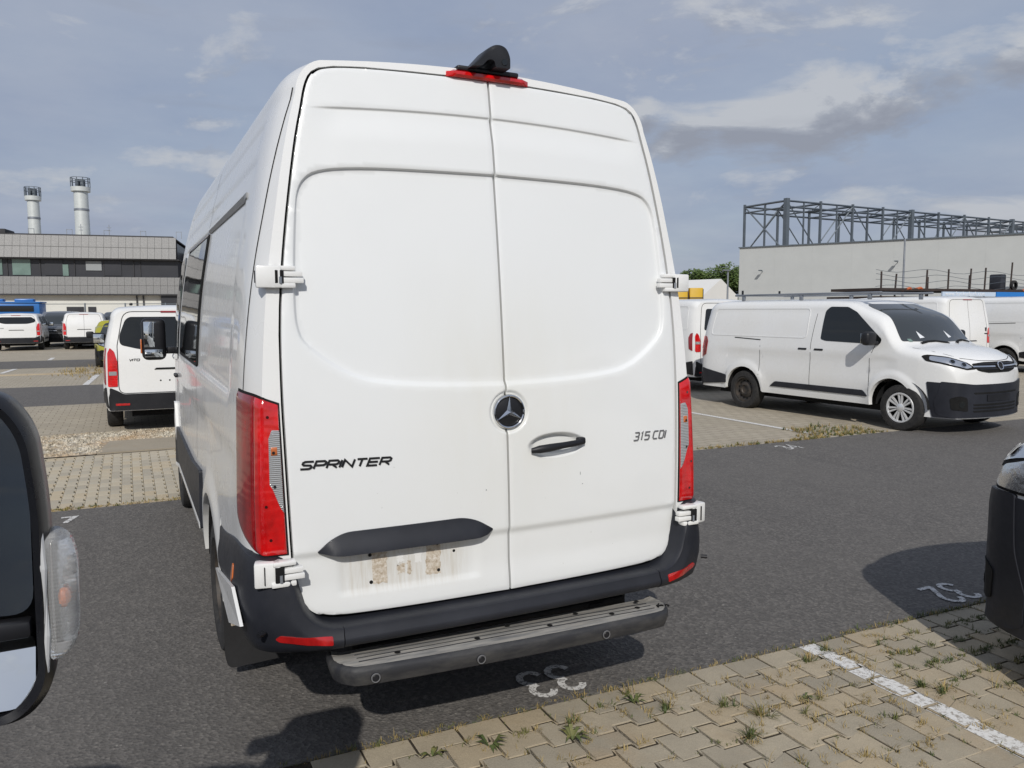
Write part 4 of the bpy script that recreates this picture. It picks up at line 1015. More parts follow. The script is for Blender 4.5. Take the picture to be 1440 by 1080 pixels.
for sg in (-1, 1):
    wheel(van, sg*.875, 1.42, .345, .235, sg, 'steel'); wheel(van, sg*.865, 4.72, .345, .225, sg, 'steel')
    # mud flap behind the rear wheel
    fl = rpoly([(.70, .07), (.985, .06), (1.0, .12), (1.0, .50), (.70, .50)], [.03, .04, .02, .01, .01])
    B().prism([(sg*u, v) for u, v in fl], lambda u, v, w_: (u, 1.02+w_+.08*(.5-v)*-.4, v), -.004, .004).obj('mud_flap', 'rubber', van)
    b = B(); b.box((sg*.958, 1.008, .30), (.022, .006, .075), .004); br_ = b.obj('flap_bracket', 'residue', van)
    # mirrors
    b = B(); b.box((sg*1.145, 4.62, 1.50), (.19, .14, .36), .05, seg=4); b.box((sg*1.03, 4.64, 1.40), (.12, .05, .06), .015); mo = b.obj('wing_mirror', 'black_plastic', van)
    b = B(); b.box((sg*1.15, 4.552, 1.54), (.145, .006, .215), .002, Matrix.Rotation(-sg*.13, 3, 'Z')); b.obj('mirror_glass', 'mirror_glass', mo)
    b = B(); b.box((sg*1.15, 4.546, 1.38), (.14, .006, .065), .002); b.obj('mirror_glass', 'mirror_glass', mo)
    b = B(); b.box((sg*1.245, 4.60, 1.44), (.012, .06, .12), .004); b.obj('indicator', 'amber', mo)
patch('windscreen', bvh, rpoly([(-.86, 1.42), (.86, 1.42), (.74, 2.4), (-.74, 2.4)], .08), 'y+', 'windscreen', van, .006, .08, .01)
for sg in (-1, 1): patch('headlamp', bvh, rpoly([(sg*.50, .86), (sg*.86, .95), (sg*.84, 1.08), (sg*.55, .97)], .03), 'y+', 'lamp_glass', van, .006, .04, .02)
patch('grille', bvh, rpoly([(-.48, .84), (.48, .84), (.5, .98), (-.5, .98)], .03), 'y+', 'black_plastic', van, .008, .05, .02)
patch('front_bumper', bvh, rpoly([(-.70, .42), (.70, .42), (.72, .70), (-.72, .70)], .05), 'y+', 'bumper_plastic', van, .02, .05, .03)

# ------------------------------------------------------------------ the other vans
def seams(bvh, lines, ax, parent, wd=.008, mat='gap_black', name='panel_seam', off=.0015):
    for ln in lines: ribbon(bvh, ln, ax, wd, mat, name, parent, off, .08)
def make_van(name, loc, rz, label, cat='van', group=None, L=5.1, W=.95, H=1.9, wb=(1.12, 4.2), body='white_paint', front=True, rear='glass', sidewin=(), bump_top=.66, badge=None, covers=False, mirrors=True, rails=True, tail='vito', low=.32, hood=1.18, bumpm='black_plastic'):
    root = empty(name, loc, rz, label, cat, group); k = H/1.9
    arcs = [(wb[0], .34, .41), (wb[1], .34, .41)]
    T = pch([(.25, .955), (.45, .985), (.7, 1.0), (1.0, .995), (1.22, .975), (1.5*k, .93), (1.75*k, .865), (1.9*k, .815)])
    zt = pch([(0, H-.06), (.12, H-.02), (.4, H-.005), (1.0, H), (2.6, H-.005), (L-1.85, H-.035), (L-1.62, H-.11), (L-1.2, hood+(H-hood)*.62), (L-.82, hood+.05), (L-.72, hood), (L-.4, hood-.06), (L-.2, hood-.125), (L-.09, hood-.19), (L-.03, hood-.26), (L, hood-.34)])
    wy = pch([(0, .93), (.03, .95), (.08, .975), (.2, .995), (.4, 1.0), (L-1.4, 1.0), (L-.8, .985), (L-.4, .95), (L-.15, .885), (L-.04, .82), (L, .77)])
    def zb(y):
        z = low if y < wb[1]+.4 else low-.09*sst(wb[1]+.4, wb[1]+.5, y)
        for yc, zc, r_ in arcs:
            if abs(y-yc) < r_: z = max(z, zc+math.sqrt(r_*r_-(y-yc)**2)*.97)
        return z
    def feat(y, z):
        d = 0
        for yc, zc, r_ in arcs:
            rr = math.hypot(y-yc, z-zc)
            if rr < r_+.14: d -= .022*(1-sst(r_+.03, r_+.13, rr))
        d += .012*(1-sst(.98, 1.06, z))*sst(.6, .9, z)*sst(.3, .8, y)*(1-sst(L-1.0, L-.7, y))
        return d
    def sec(y):
        z1 = zt(y); z0 = zb(y); wd = W*wy(y); ze = z1-.03; rr = .16 if z1 > 1.6 else .13; zs = ze-rr; pts = [(wd*T(z0)-feat(y, z0)-.06, z0)]
        for i in range(26): z = z0+(zs-z0)*(i/26); pts.append((wd*T(z)-feat(y, z), z))
        xs = wd*T(zs); rx = .15
        for i in range(0, 9): th = math.pi/2*i/8; pts.append((xs-rx*(1-math.cos(th)), zs+rr*math.sin(th)))
        xe, zz_ = pts[-1]
        for i in range(1, 8): x = xe*(1-i/7); pts.append((x, zz_+.03*(1-(x/xe)**2)))
        return pts
    ln = lambda z: .10*sst(1.0, H, z)+.02*(z-.8)
    def post(x, y, z):
        y2 = y+(ln(z)+.06*x*x)*(1-sst(0, .8, y))
        if y > L-2.2: y2 -= .24*sst(L-2.2, L, y)*x*x/(W*W)
        return (x, y2, z)
    ys = sorted(set([0, .01, .03, .06, .1, .15, .2, .3]+[.3+.1*i for i in range(1, int((L-.5)/.1))]+[yc+s_*r_*math.cos(R(a)) for yc, zc, r_ in arcs for s_ in (-1, 1) for a in (0, .5, 3, 8, 15, 24, 34, 45, 57, 70, 84)]+[L-.15, L-.1, L-.06, L-.03, L-.01, L]))
    vs, fs = loft([y for y in ys if y <= L], sec, post)
    bo = mesh('body', vs, fs, body, root, 40); bv = BVHTree.FromPolygons([Vector(v) for v in vs], fs)
    box('underbody', (0, L/2, .36), (W*1.28, L-.5, .3), 'underbody', root)
    for sg in (-1, 1):
        ax = 'x-' if sg < 0 else 'x+'
        for i, y in enumerate(wb): wheel(root, sg*(W-.115), y, .335, .215, sg, 'cover' if (covers and i == 1) else 'steel')
        for yc, zc, r_ in arcs:
            pl = B(); v_ = []
            for i in range(19): a = math.pi*i/18; v_ += [(sg*(W-.03), yc+math.cos(a)*(r_-.004), zc+math.sin(a)*(r_*.97-.004)), (sg*(W-.4), yc+math.cos(a)*(r_-.004), zc+math.sin(a)*(r_*.97-.004))]
            pl.add(v_, [(2*i, 2*i+1, 2*i+3, 2*i+2) for i in range(18)]); pl.obj('arch_liner', 'underbody', root)
        # front door window, handles, seams
        y1 = L-2.27
        patch('window', bv, rpoly([(y1, 1.26*k), (y1+.02, 1.70*k), (y1+.10, 1.765*k), (y1+.42, 1.76*k), (y1+.60, 1.68*k), (y1+1.08, 1.29*k), (y1+1.06, 1.215*k), (y1+.1, 1.235*k)], .03), ax, 'glass_dark', root, .005, .05, .012)
        seams(bv, [[(y1-.18, .45), (y1-.18, 1.2), (y1-.13, 1.66*k)], [(y1+.92, .45), (y1+.90, 1.0), (y1+.98, 1.2)], [(y1-1.25, .45), (y1-1.25, 1.12)]], ax, root)
        if rails: ribbon(bv, [(wb[0]-.25, 1.235*k), (y1-1.25, 1.21*k)], ax, .016, 'gap_black', 'slide_rail', root, .003, .08)
        for a, b_ in sidewin: patch('window', bv, rpoly([(a, 1.26*k), (b_, 1.26*k), (b_-.02, 1.72*k), (a+.03, 1.72*k)], .05), ax, 'glass_dark', root, .006, .06, .012)
        if not sidewin:   # stamped panels as raised beads
            for a, b_ in ((.30, y1-.28),):
                pl = rpoly([(a, 1.27*k), (b_, 1.27*k), (b_, 1.74*k), (a+.06, 1.74*k)], .08); ribbon(bv, pl+[pl[0]], ax, .016, body, 'panel_bead', root, .005, .06, .01)
        for yy in (y1-.34, y1-.02):
            b = B(); b.box((sg*(W*.985), yy, 1.10), (.035, .17, .03), .012); b.obj('door_handle', 'black_plastic', root)
        patch('side_moulding', bv, rpoly([(wb[0]+.60, .44), (wb[1]-.52, .44), (wb[1]-.62, .53), (wb[0]+.72, .53)], .03), ax, bumpm, root, .012, .07, .02)
        if mirrors:
            b = B(); b.box((sg*(W+.13), L-1.28, 1.30*k), (.22, .13, .20), .05, seg=4); b.box((sg*(W-.02), L-1.26, 1.23*k), (.12, .07, .06), .02); mo = b.obj('wing_mirror', 'black_plastic', root)
            B().box((sg*(W+.135), L-1.349, 1.30*k), (.17, .006, .15), .002).obj('mirror_glass', 'mirror_glass', mo)
        # bumper wraps
        patch('bumper_side', bv, rpoly([(.10, .36), (wb[0]-.42, .42), (wb[0]-.41, .56), (.10, .66)], .02), ax, bumpm, root, .012, .05, .02)
        patch('bumper_side', bv, rpoly([(wb[1]+.42, .238), (L-.14, .238), (L-.14, bump_top), (wb[1]+.35, bump_top+.01)], .02), ax, bumpm, root, .012, .04, .02)
    # rear
    rb = patch('rear_bumper', bv, rpoly([(-W*.925, .33), (W*.925, .33), (W*.925, .66), (W*.80, .60), (W*.74, .56), (-W*.74, .56), (-W*.80, .60), (-W*.925, .66)], .03), 'y-', bumpm, root, .02, .05, .04)
    for sg in (-1, 1):
        ax = 'x-' if sg < 0 else 'x+'
        patch('bumper_reflector', bv, rpoly([(sg*W*.66, .40), (sg*W*.85, .40), (sg*W*.85, .43), (sg*W*.66, .43)], .006), 'y-', 'reflector_red', root, .026, .04, .01)
        z0, z1 = (.67, 1.22) if tail == 'vito' else (.85, 1.25)
        tl = patch('tail_lamp', bv, rpoly([(sg*W*.815, z0), (sg*W*.935, z0), (sg*W*.925, z1-.08), (sg*W*.90, z1), (sg*W*.845, z1-.05), (sg*W*.805, z1-.2)], .015), 'y-', 'red_lens', root, .012, .03, .03)
        patch('reversing_lamp', bv, rpoly([(sg*W*.82, z0+.16), (sg*W*.925, z0+.16), (sg*W*.925, z0+.215), (sg*W*.82, z0+.215)], .006), 'y-', 'clear_lens', tl, .016, .03, .008)
        patch('side_lens', bv, rpoly([(.11, z0+.02), (.20, z0+.06), (.23, z1-.1), (.19, z1-.02), (.135, z1)], .012), ax, 'dark_red_lens', tl, .010, .03, .03)
    dz = H-.10
    dl = rpoly([(-W*.80, .57), (W*.80, .57), (W*.80, 1.25), (W*.70, dz), (-W*.70, dz), (-W*.80, 1.25)], [.1, .1, .02, .12, .12, .02]); ribbon(bv, dl+[dl[0]], 'y-', .010, 'gap_black', 'door_seam', root, .002, .06)
    if rear == 'glass':
        patch('rear_window', bv, rpoly([(-W*.76, 1.26), (-W*.46, 1.185), (W*.46, 1.185), (W*.76, 1.26), (W*.77, 1.38), (W*.68, H-.22), (W*.62, H-.175), (-W*.62, H-.175), (-W*.68, H-.22), (-W*.77, 1.38)], [.05, .1, .1, .05, .1, .06, .06, .06, .06, .1]), 'y-', 'glass_dark', root, .005, .05, .012)
    else:
        ribbon(bv, [(0, .58), (0, dz)], 'y-', .008, 'gap_black', 'door_seam', root, .002, .06)
    if rear == 'halfglass':
        for sg in (-1, 1): patch('rear_window', bv, rpoly([(sg*.08, 1.30), (sg*W*.70, 1.30), (sg*W*.60, H-.22), (sg*.08, H-.22)], .05), 'y-', 'glass_dark', root, .005, .05, .012)
    patch('plate_trim', bv, rpoly([(-.30, .90), (.30, .90), (.27, .925), (-.27, .925)], .008), 'y-', 'gap_black' if rear == 'glass' else bumpm, root, .010, .04, .02)
    patch('high_brake_lamp', bv, rpoly([(-.18, H-.115), (.18, H-.115), (.18, H-.09), (-.18, H-.09)], .006), 'y-', 'dark_red_lens', root, .010, .04, .02)
    # front
    patch('windscreen', bv, rpoly([(-W*.83, hood+.035), (0, hood+.02), (W*.83, hood+.035), (W*.66, H-.10), (-W*.66, H-.10)], [.03, 0, .03, .10, .10]), 'y+', 'windscreen', root, .006, .06, .012)
    if front:
        for sg in (-1, 1):
            hl = patch('headlamp', bv, rpoly([(sg*W*.47, hood-.325), (sg*W*.56, hood-.245), (sg*W*.74, hood-.165), (sg*W*.885, hood-.135), (sg*W*.925, hood-.155), (sg*W*.93, hood-.22), (sg*W*.80, hood-.285), (sg*W*.62, hood-.335)], .02), 'y+', 'gap_black', root, .008, .03, .04)
            patch('headlamp_lens', bv, rpoly([(sg*W*.53, hood-.30), (sg*W*.60, hood-.245), (sg*W*.76, hood-.18), (sg*W*.885, hood-.155), (sg*W*.91, hood-.21), (sg*W*.78, hood-.272), (sg*W*.62, hood-.318)], .02), 'y+', 'reflector_silver', hl, .012, .03, .006)
            for fx, fz in ((.64, -.265), (.76, -.225)):
                b = B(); p, n = hit(bv, 'y+', sg*W*fx, hood+fz, .0135); q = n.to_track_quat('Z', 'Y'); b.add([p+q@Vector((.032*math.cos(i*.5236), .032*math.sin(i*.5236), 0)) for i in range(12)], [tuple(range(12))]); b.obj('projector', 'glass_dark', hl)
                b = B(); v_ = []
                for i in range(16):
                    for rr in (.032, .042): v_.append(p+n*.002+q@Vector((rr*math.cos(i*.3927), rr*math.sin(i*.3927), 0)))
                b.add(v_, [(2*i, 2*i+1, (2*i+3) % 32, (2*i+2) % 32) for i in range(16)]); b.obj('projector_ring', 'chrome', hl)
            fr = patch('fog_lamp_recess', bv, rpoly([(sg*W*.60, .33), (sg*W*.80, .36), (sg*W*.82, .52), (sg*W*.74, .55), (sg*W*.62, .52)], .03), 'y+', 'gap_black', root, .024, .03, .02)
            p, n = hit(bv, 'y+', sg*W*.70, .43, .028); q = n.to_track_quat('Z', 'Y'); b = B(); b.add([p+q@Vector((.045*math.cos(i*.5236), .045*math.sin(i*.5236), 0)) for i in range(12)], [tuple(range(12))]); b.obj('fog_lamp', 'glass_dark', fr)
            patch('chrome_bar', bv, rpoly([(sg*.10, hood-.305), (sg*W*.52, hood-.30), (sg*W*.52, hood-.282), (sg*.10, hood-.285)], .004), 'y+', 'chrome', root, .016, .04, .01)
        gr = patch('grille', bv, rpoly([(-W*.45, hood-.345), (-W*.25, hood-.375), (W*.25, hood-.375), (W*.45, hood-.345), (W*.52, hood-.255), (W*.3, hood-.235), (-W*.3, hood-.235), (-W*.52, hood-.255)], .03), 'y+', 'gap_black', root, .010, .03, .02)
        for dz_ in (-.262, -.328): patch('grille_bar', bv, rpoly([(-W*.42, hood+dz_-.008), (W*.42, hood+dz_-.008), (W*.42, hood+dz_+.008), (-W*.42, hood+dz_+.008)], .002), 'y+', 'black_plastic', gr, .018, .05, .012)
        bpf = patch('front_bumper', bv, rpoly([(-W*.86, .245), (W*.86, .245), (W*.89, .45), (W*.875, bump_top+.02), (W*.5, bump_top-.02), (-W*.5, bump_top-.02), (-W*.875, bump_top+.02), (-W*.89, .45)], [.08, .08, .02, .01, .05, .05, .01, .02]), 'y+', bumpm, root, .018, .04, .04)
        for z_ in (.33, .375, .42, .58): patch('air_slot', bv, rpoly([(-W*.50, z_-.012), (W*.50, z_-.012), (W*.52, z_+.012), (-W*.52, z_+.012)], .008), 'y+', 'gap_black', bpf, .0215, .05, .004)
        patch('plate_holder', bv, rpoly([(-.26, .465), (.26, .465), (.26, .555), (-.26, .555)], .008), 'y+', 'black_plastic', bpf, .028, .05, .012)
        seams(bv, [[(-W*.84, hood-.05), (-W*.60, hood-.18), (-W*.35, hood-.212), (0, hood-.222), (W*.35, hood-.212), (W*.60, hood-.18), (W*.84, hood-.05)]], 'y+', root, .007, name='bonnet_seam')
        if badge:
            p, n = hit(bv, 'y+', 0, hood-.293, .02); q = n.to_track_quat('Z', 'Y')
            e = B().add([p+q@Vector((.058*math.cos(i*.2618), .058*math.sin(i*.2618), 0)) for i in range(24)], [tuple(range(24))]).obj('emblem', 'black_plastic', root)
            b = B(); b.tube([p+n*.006+q@Vector((.056*math.cos(i*.2618), .056*math.sin(i*.2618), 0)) for i in range(25)], .008, 8); b.obj('ring', 'chrome', e)
            b = B(); P_ = lambda u, v: p+n*.012+Vector((u, 0, v)); b.add([P_(.065, .006), P_(-.02, .012), P_(.012, -.004), P_(-.065, -.006), P_(.02, -.012), P_(-.012, .004)], [(0, 1, 5), (1, 2, 4, 5), (2, 3, 4)]) ; b.obj('bolt', 'chrome', e, 0)
    return root, bv
opel, obv = make_van('parked_van', (9.30, 9.06, 0), R(180)+.045, 'long white panel van parked nose to the lane with black front bumper', 'van', None, L=5.04, W=.95, H=1.91, wb=(1.16, 4.2), covers=True, badge=True, tail='low', hood=1.235, bump_top=.72, bumpm='bumper_plastic')
# roof bars, wiper, sheets of paper behind the screen
for x_ in (-.62, .62):
    b = B(); b.box((x_, 2.1, 1.985), (.05, 3.0, .035), .01)
    for yy in (.8, 2.1, 3.4): b.box((x_, yy, 1.93), (.04, .06, .09), .008)
    b.obj('roof_bar', 'galvanised', opel)
for yy in (.8, 2.1, 3.4): b = B(); b.box((0, yy, 1.985), (1.24, .04, .03), .008); b.obj('roof_bar', 'galvanised', opel)
for sx in (-.35, .35): b = B(); b.box((sx*1.35, .62, 2.03), (.03, .03, .10), .006); b.obj('rack_stop', 'black_plastic', opel)
for x_, z_, s_ in ((.42, 1.36, 1), (-.18, 1.36, 1)):
    pts = [(x_-.05, z_-.045), (x_+.045, z_-.055), (x_+.015, z_+.05)]; patch('paper', obv, pts, 'y+', 'paper', opel, .008, .05, 0)
patch('sticker', obv, rpoly([(.63, 1.26), (.69, 1.26), (.69, 1.30), (.63, 1.30)], .01), 'y+', 'window_green', opel, .008, .05, 0)
for s_, x0 in ((1, .55), (1, -.15)):
    pts = [(x0-.5*t_*1.0, 1.235+.03*math.sin(t_*3)) for t_ in (0, .3, .6, 1.0)]; ribbon(obv, pts, 'y+', .018, 'gap_black', 'wiper', opel, .014, .05, .01)
vito, vbv = make_van('parked_van', (-.72, 9.62, 0), 0, 'white van with dark rear window beside the front of the big van', 'van', None, L=4.9, W=.955, H=1.83, wb=(.95, 4.0), sidewin=((.45, 1.5), (1.65, 2.55)), rear='glass')
def on_rear(bv_, off):
    def f(u, v, d): p, n = hit(bv_, 'y-', u, v, d+off); return p
    return f
fr_ = on_rear(vbv, .001); lettering('VITO', .028, .035, .009, .008, .3, lambda u, v, d: fr_(-.62+u, 1.03+v, d), .004, 'letter_black', 'lettering', vito)
p, n = hit(vbv, 'y-', 0, 1.09, .004)
b = B(); b.tube([(p.x+.05*math.cos(i*.2618), p.y-.006, p.z+.05*math.sin(i*.2618)) for i in range(25)], .006, 8)
for a in (90, 210, 330): b.tube([(p.x, p.y-.008, p.z), (p.x+.05*math.cos(R(a)), p.y-.006, p.z+.05*math.sin(R(a)))], [.008, .003], 6)
b.obj('emblem', 'chrome', vito)
for x_ in (-.12, .0): 
    p, n = hit(vbv, 'y-', x_-.1, .74, .003); B().cyl(p, p+Vector((0, .004, 0)), .012, n=8).obj('screw_hole', 'gap_black', vito)
b = B(); b.box((-.55, 2.1, 1.85), (.05, .5, .04), .012); b.obj('roof_mount', 'black_plastic', vito)
# row behind, far left
v2_, bb = make_van('parked_van', (-5.75, 38.2, 0), 0, 'white van with wide dark rear window in the far row on the left', 'van', 'white vans in the far row', L=4.9, W=.95, H=1.66, wb=(.95, 4.0), sidewin=((.45, 1.5), (1.65, 2.55)), rear='glass', hood=1.1)
f2_ = on_rear(bb, .001); lettering('VITO', .028, .035, .009, .008, .3, lambda u, v, d: f2_(-.62+u, .98+v, d), .004, 'letter_black', 'lettering', v2_)
v3_, bb = make_van('parked_van', (-3.1, 38.2, 0), 0, 'windowless white panel van in the far row, tailgate towards us', 'van', 'white vans in the far row', L=4.9, W=.90, H=1.70, wb=(.95, 4.0), rear='plain', hood=1.1)
v4_, bb = make_van('parked_van', (-4.35, 46.5, 0), R(180), 'dark grey van facing us between the two far white vans', 'van', None, L=4.7, W=.95, H=1.75, wb=(.95, 3.8), body='grey_paint', hood=1.08)
v5_, bb = make_van('parked_van', (-1.55, 45.0, 0), R(180), 'dark car behind the windowless white van on the left', 'van', None, L=4.6, W=.92, H=1.72, wb=(.95, 3.7), body='dark_paint', hood=1.05)
# row behind the long van, right
d_, bb = make_van('parked_van', (10.22, 10.25, 0), 0, 'white van standing behind the long van, red tail lamp and black rear window showing', 'van', None, L=5.0, W=.96, H=1.97, wb=(1.0, 4.1), rear='halfglass', tail='low')
f_, bb = make_van('parked_van', (18.1, 10.2, 0), .03, 'white van with plain rear doors seen beyond the bonnet of the long van', 'van', None, L=5.0, W=.98, H=2.07, wb=(1.0, 4.1), rear='plain', tail='low')
p, n = hit(bb, 'y-', .72, 1.20, .003); b = B(); b.box((p.x, p.y, p.z), (.06, .01, .10), .004); b.obj('badge', 'letter_black', f_)
p, n = hit(bb, 'y-', .72, 1.09, .003); b = B(); b.box((p.x, p.y, p.z), (.14, .01, .03), .004); b.obj('lettering', 'letter_black', f_)
g_, bb = make_van('parked_van', (21.3, 9.7, 0), .02, 'white van at the right edge of the photo beside the plain doored van', 'van', None, L=5.0, W=.98, H=2.07, wb=(1.0, 4.1), rear='plain')
# vans either side of the photographer
r_, bb = make_van('parked_van', (3.09, -.33-5.0, 0), 0, 'van at the right edge with tall black bumper corner and headlamp', 'van', None, L=5.0, W=.97, H=1.95, wb=(1.0, 4.02), bump_top=.88, hood=1.30, bumpm='bumper_plastic')
b_l = patch('headlamp_side', bb, rpoly([(4.52, .90), (4.84, .90), (4.80, 1.02), (4.62, 1.08), (4.48, 1.06)], .03), 'x-', 'gap_black', r_, .006, .03, .02); patch('headlamp_lens', bb, rpoly([(4.54, .915), (4.82, .915), (4.79, 1.01), (4.62, 1.065), (4.50, 1.045)], .03), 'x-', 'reflector_silver', b_l, .012, .03, .01)
q_, bb = make_van('parked_van', (-2.80, -.50-5.1, 0), 0, 'van on the left of which only the black right wing mirror shows', 'van', None, L=5.1, W=.97, H=1.98, wb=(1.0, 4.1), mirrors=False, bumpm='bumper_plastic')
# right wing mirror of the van on the left (its origin is subtracted: children sit in the van's frame)
MO = Vector((-2.80, -5.60, 0))
def outl(pts, rad): return rpoly(pts, rad, 6)
hout = outl([(-1.800, 1.195), (-1.490, 1.192), (-1.455, 1.235), (-1.452, 1.48), (-1.462, 1.585), (-1.495, 1.635), (-1.78, 1.64)], [.05, .05, .03, .1, .06, .05, .06])
hin = [( -1.635+(x+1.635)*.90, 1.415+(z-1.415)*.935) for x, z in hout]
n = len(hout); vs = []
cxm, czm = -1.62, 1.415
rings = [(hin, -1.52), (hin, -1.598), ([((a[0]+c[0])/2, (a[1]+c[1])/2) for a, c in zip(hin, hout)], -1.606), (hout, -1.590), ([(cxm+(x-cxm)*1.01, czm+(z-czm)*1.005) for x, z in hout], -1.55), ([(cxm+(x-cxm)*.96, czm+(z-czm)*.97) for x, z in hout], -1.49), ([(cxm+(x-cxm)*.80, czm+(z-czm)*.82) for x, z in hout], -1.445), ([(cxm+(x-cxm)*.4, czm+(z-czm)*.42) for x, z in hout], -1.42)]
for ring, y in rings: vs += [Vector((x, y, z))-MO for x, z in ring]
fs = [(k*n+i, k*n+(i+1) % n, (k+1)*n+(i+1) % n, (k+1)*n+i) for k in range(len(rings)-1) for i in range(n)]+[tuple(range((len(rings)-1)*n, len(rings)*n)), tuple(range(n))]
mir = mesh('wing_mirror', vs, fs, 'mirror_black', q_, 40); mir['label'] = 'black right wing mirror with two glasses and clear indicator lens'
def mglass(x0, x1, z0, z1, rad, yr, tilt, tz_, name):
    pl = rpoly([(x0, z0), (x1, z0), (x1, z1), (x0, z1)], rad, 6); v_ = [Vector((x, yr+(x1-x)*tilt+(z-z0)*tz_, z))-MO for x, z in pl]; m_ = len(v_)
    return mesh(name, v_+[p+Vector((0, .006, 0)) for p in v_], [tuple(range(m_)), tuple(range(2*m_-1, m_-1, -1))]+[(i, (i+1) % m_, m_+(i+1) % m_, m_+i) for i in range(m_)], 'mirror_glass', mir, 30)
mglass(-1.775, -1.474, 1.338, 1.602, [.03, .03, .045, .05], -1.592, .22, .16, 'mirror_glass')
mglass(-1.775, -1.478, 1.214, 1.300, [.03, .03, .02, .02], -1.598, .04, .55, 'mirror_glass')
b = B(); b.box(Vector((-1.63, -1.584, 1.319))-MO, (.305, .03, .024), .006); b.obj('divider', 'black_plastic', mir)
# indicator: silver reflector, amber bulb and clear cover
lp = rpoly([(-1.458, 1.268), (-1.432, 1.276), (-1.4225, 1.31), (-1.4205, 1.40), (-1.427, 1.432), (-1.445, 1.446), (-1.458, 1.44)], .012, 5)
cov = B(); ringl = [([(-1.452+(x+1.452)*1.0, z) for x, z in lp], -1.555), ([(-1.4555+(x+1.4555)*1.02, z) for x, z in lp], -1.585), ([(-1.4555+(x+1.4555)*.93, 1.357+(z-1.357)*.97) for x, z in lp], -1.600), ([(-1.448+(x+1.448)*.55, 1.357+(z-1.357)*.86) for x, z in lp], -1.606)]
m_ = len(lp)
for rg, y in ringl: cov.v += [Vector((x, y, z))-MO for x, z in rg]
cov.f = [(k*m_+i, k*m_+(i+1) % m_, (k+1)*m_+(i+1) % m_, (k+1)*m_+i) for k in range(3) for i in range(m_)]+[tuple(range(3*m_, 4*m_)), tuple(range(m_))]
lens_ = cov.obj('indicator_lens', 'lamp_glass', mir, 50)
b = B(); b.box(Vector((-1.438, -1.566, 1.357))-MO, (.026, .012, .14), .005); b.obj('reflector', 'reflector_silver', lens_)
b = B(); b.ball(Vector((-1.440, -1.580, 1.353))-MO, (.007, .008, .014)); b.obj('bulb', 'amber', lens_)
b = B(); b.tube([Vector((-1.462, -1.597, 1.452))-MO, Vector((-1.459, -1.604, 1.40))-MO, Vector((-1.459, -1.604, 1.31))-MO, Vector((-1.464, -1.598, 1.258))-MO], .0042, 8); b.obj('lens_frame', 'pale_trim', lens_)
b = B(); b.box(Vector((-1.83, -1.52, 1.30))-MO, (.14, .08, .09), .02); b.box(Vector((-1.83, -1.52, 1.52))-MO, (.14, .07, .07), .02); b.obj('mirror_arm', 'black_plastic', mir)

# lime car half hidden behind the near left van
lc, bb = make_van('parked_car', (-1.42, 28.4, 0), R(180), 'yellow green car half hidden behind the white van with dark rear window', 'car', None, L=4.1, W=.86, H=1.46, wb=(.75, 3.3), body='lime_paint', sidewin=((.5, 1.6),), hood=.96, bump_top=.5, rails=False)

# ------------------------------------------------------------------ buildings
# office block on the left: local x runs along the facade, -y faces the car park
ob = empty('office_building', (3.7, 84.1, 0), math.atan2(-.1635, .9866), 'grey office block with two bands of perforated panels and dark window strip', 'building')
box('wall', (-24, 10, 1.72), (48, 19.4, 3.44), 'off_white', ob)
box('wall', (-24, 10.2, 6.0), (47.6, 19.4, 5.1), 'anthracite', ob)
box('roof_edge', (-24.2, 10.0, 9.17), (47.3, 19.2, .12), 'roof_dark', ob)
box('floor_slab', (-24, 9.6, 3.36), (48.2, 20, .12), 'roof_dark', ob); box('floor_slab', (-24, 9.8, 6.86), (48, 19.9, .10), 'roof_dark', ob)
pm = {}
def panel(x, z0, z1, wd, yb, yt):
    key = (z0, wd)
    if key not in pm:
        b = B()
        for (xa, xb_) in ((0, wd*.485), (wd*.5, wd*.985)):
            for za, zb_ in ((0, .49), (.505, 1)):
                A, C = z0+(z1-z0)*za, z0+(z1-z0)*zb_; ya, yc = yb+(yt-yb)*za, yb+(yt-yb)*zb_
                b.add([(xa, ya, A), (xb_, ya, A), (xb_, yc, C), (xa, yc, C), (xa, ya+.08, A), (xb_, ya+.08, A), (xb_, yc+.08, C), (xa, yc+.08, C)], [(0, 1, 2, 3), (4, 7, 6, 5), (0, 4, 5, 1), (1, 5, 6, 2), (2, 6, 7, 3), (3, 7, 4, 0)])
        o = b.obj('facade_panel', 'perforated', ob, 0); pm[key] = o
    else: o = pm[key].copy(); COL.objects.link(o); o.parent = ob
    o.location.x = x
for i in range(24):
    panel(-.25-1.32*(i+1), 6.92, 9.10, 1.32, -.25, .35); panel(.15-1.32*(i+1), 3.44, 5.10, 1.32, -.15, .05)
for x in (-19.2, -16.6, -14.2, -11.4, -6.2): box('window', (x, .47, 6.0), (1.55, .08, 1.5), 'window_green' if x < -13.9 else 'anthracite', ob)
box('window', (-10.4, .46, 5.75), (.5, .08, 1.1), 'window_green', ob); box('window', (-7.9, .46, 6.2), (1.4, .08, .9), 'grey_door', ob)
for x in (-21.5, -15.4, -12.6, -9.6, -7.0, -4.3, -3.7): box('mullion', (x, .45, 6.0), (.07, .1, 1.68), 'roof_dark', ob)
for x, wd in ((-13.2, 1.2), (-9.7, 1.5), (-8.2, .7), (-4.5, 1.2), (-1.9, 1.6), (-16.5, 2.0)): box('ground_window', (x, .26, 1.9), (wd, .1, .55), 'anthracite', ob)
for x in (-4.1, -3.5): box('downpipe', (x, .2, 1.7), (.12, .16, 3.3), 'roof_dark', ob)
box('entrance_recess', (-.75, .15, 1.7), (2.2, .4, 3.3), 'anthracite', ob)
box('annex', (2.4, 12, 4.0), (4.6, 12, 8.0), 'anthracite', ob)
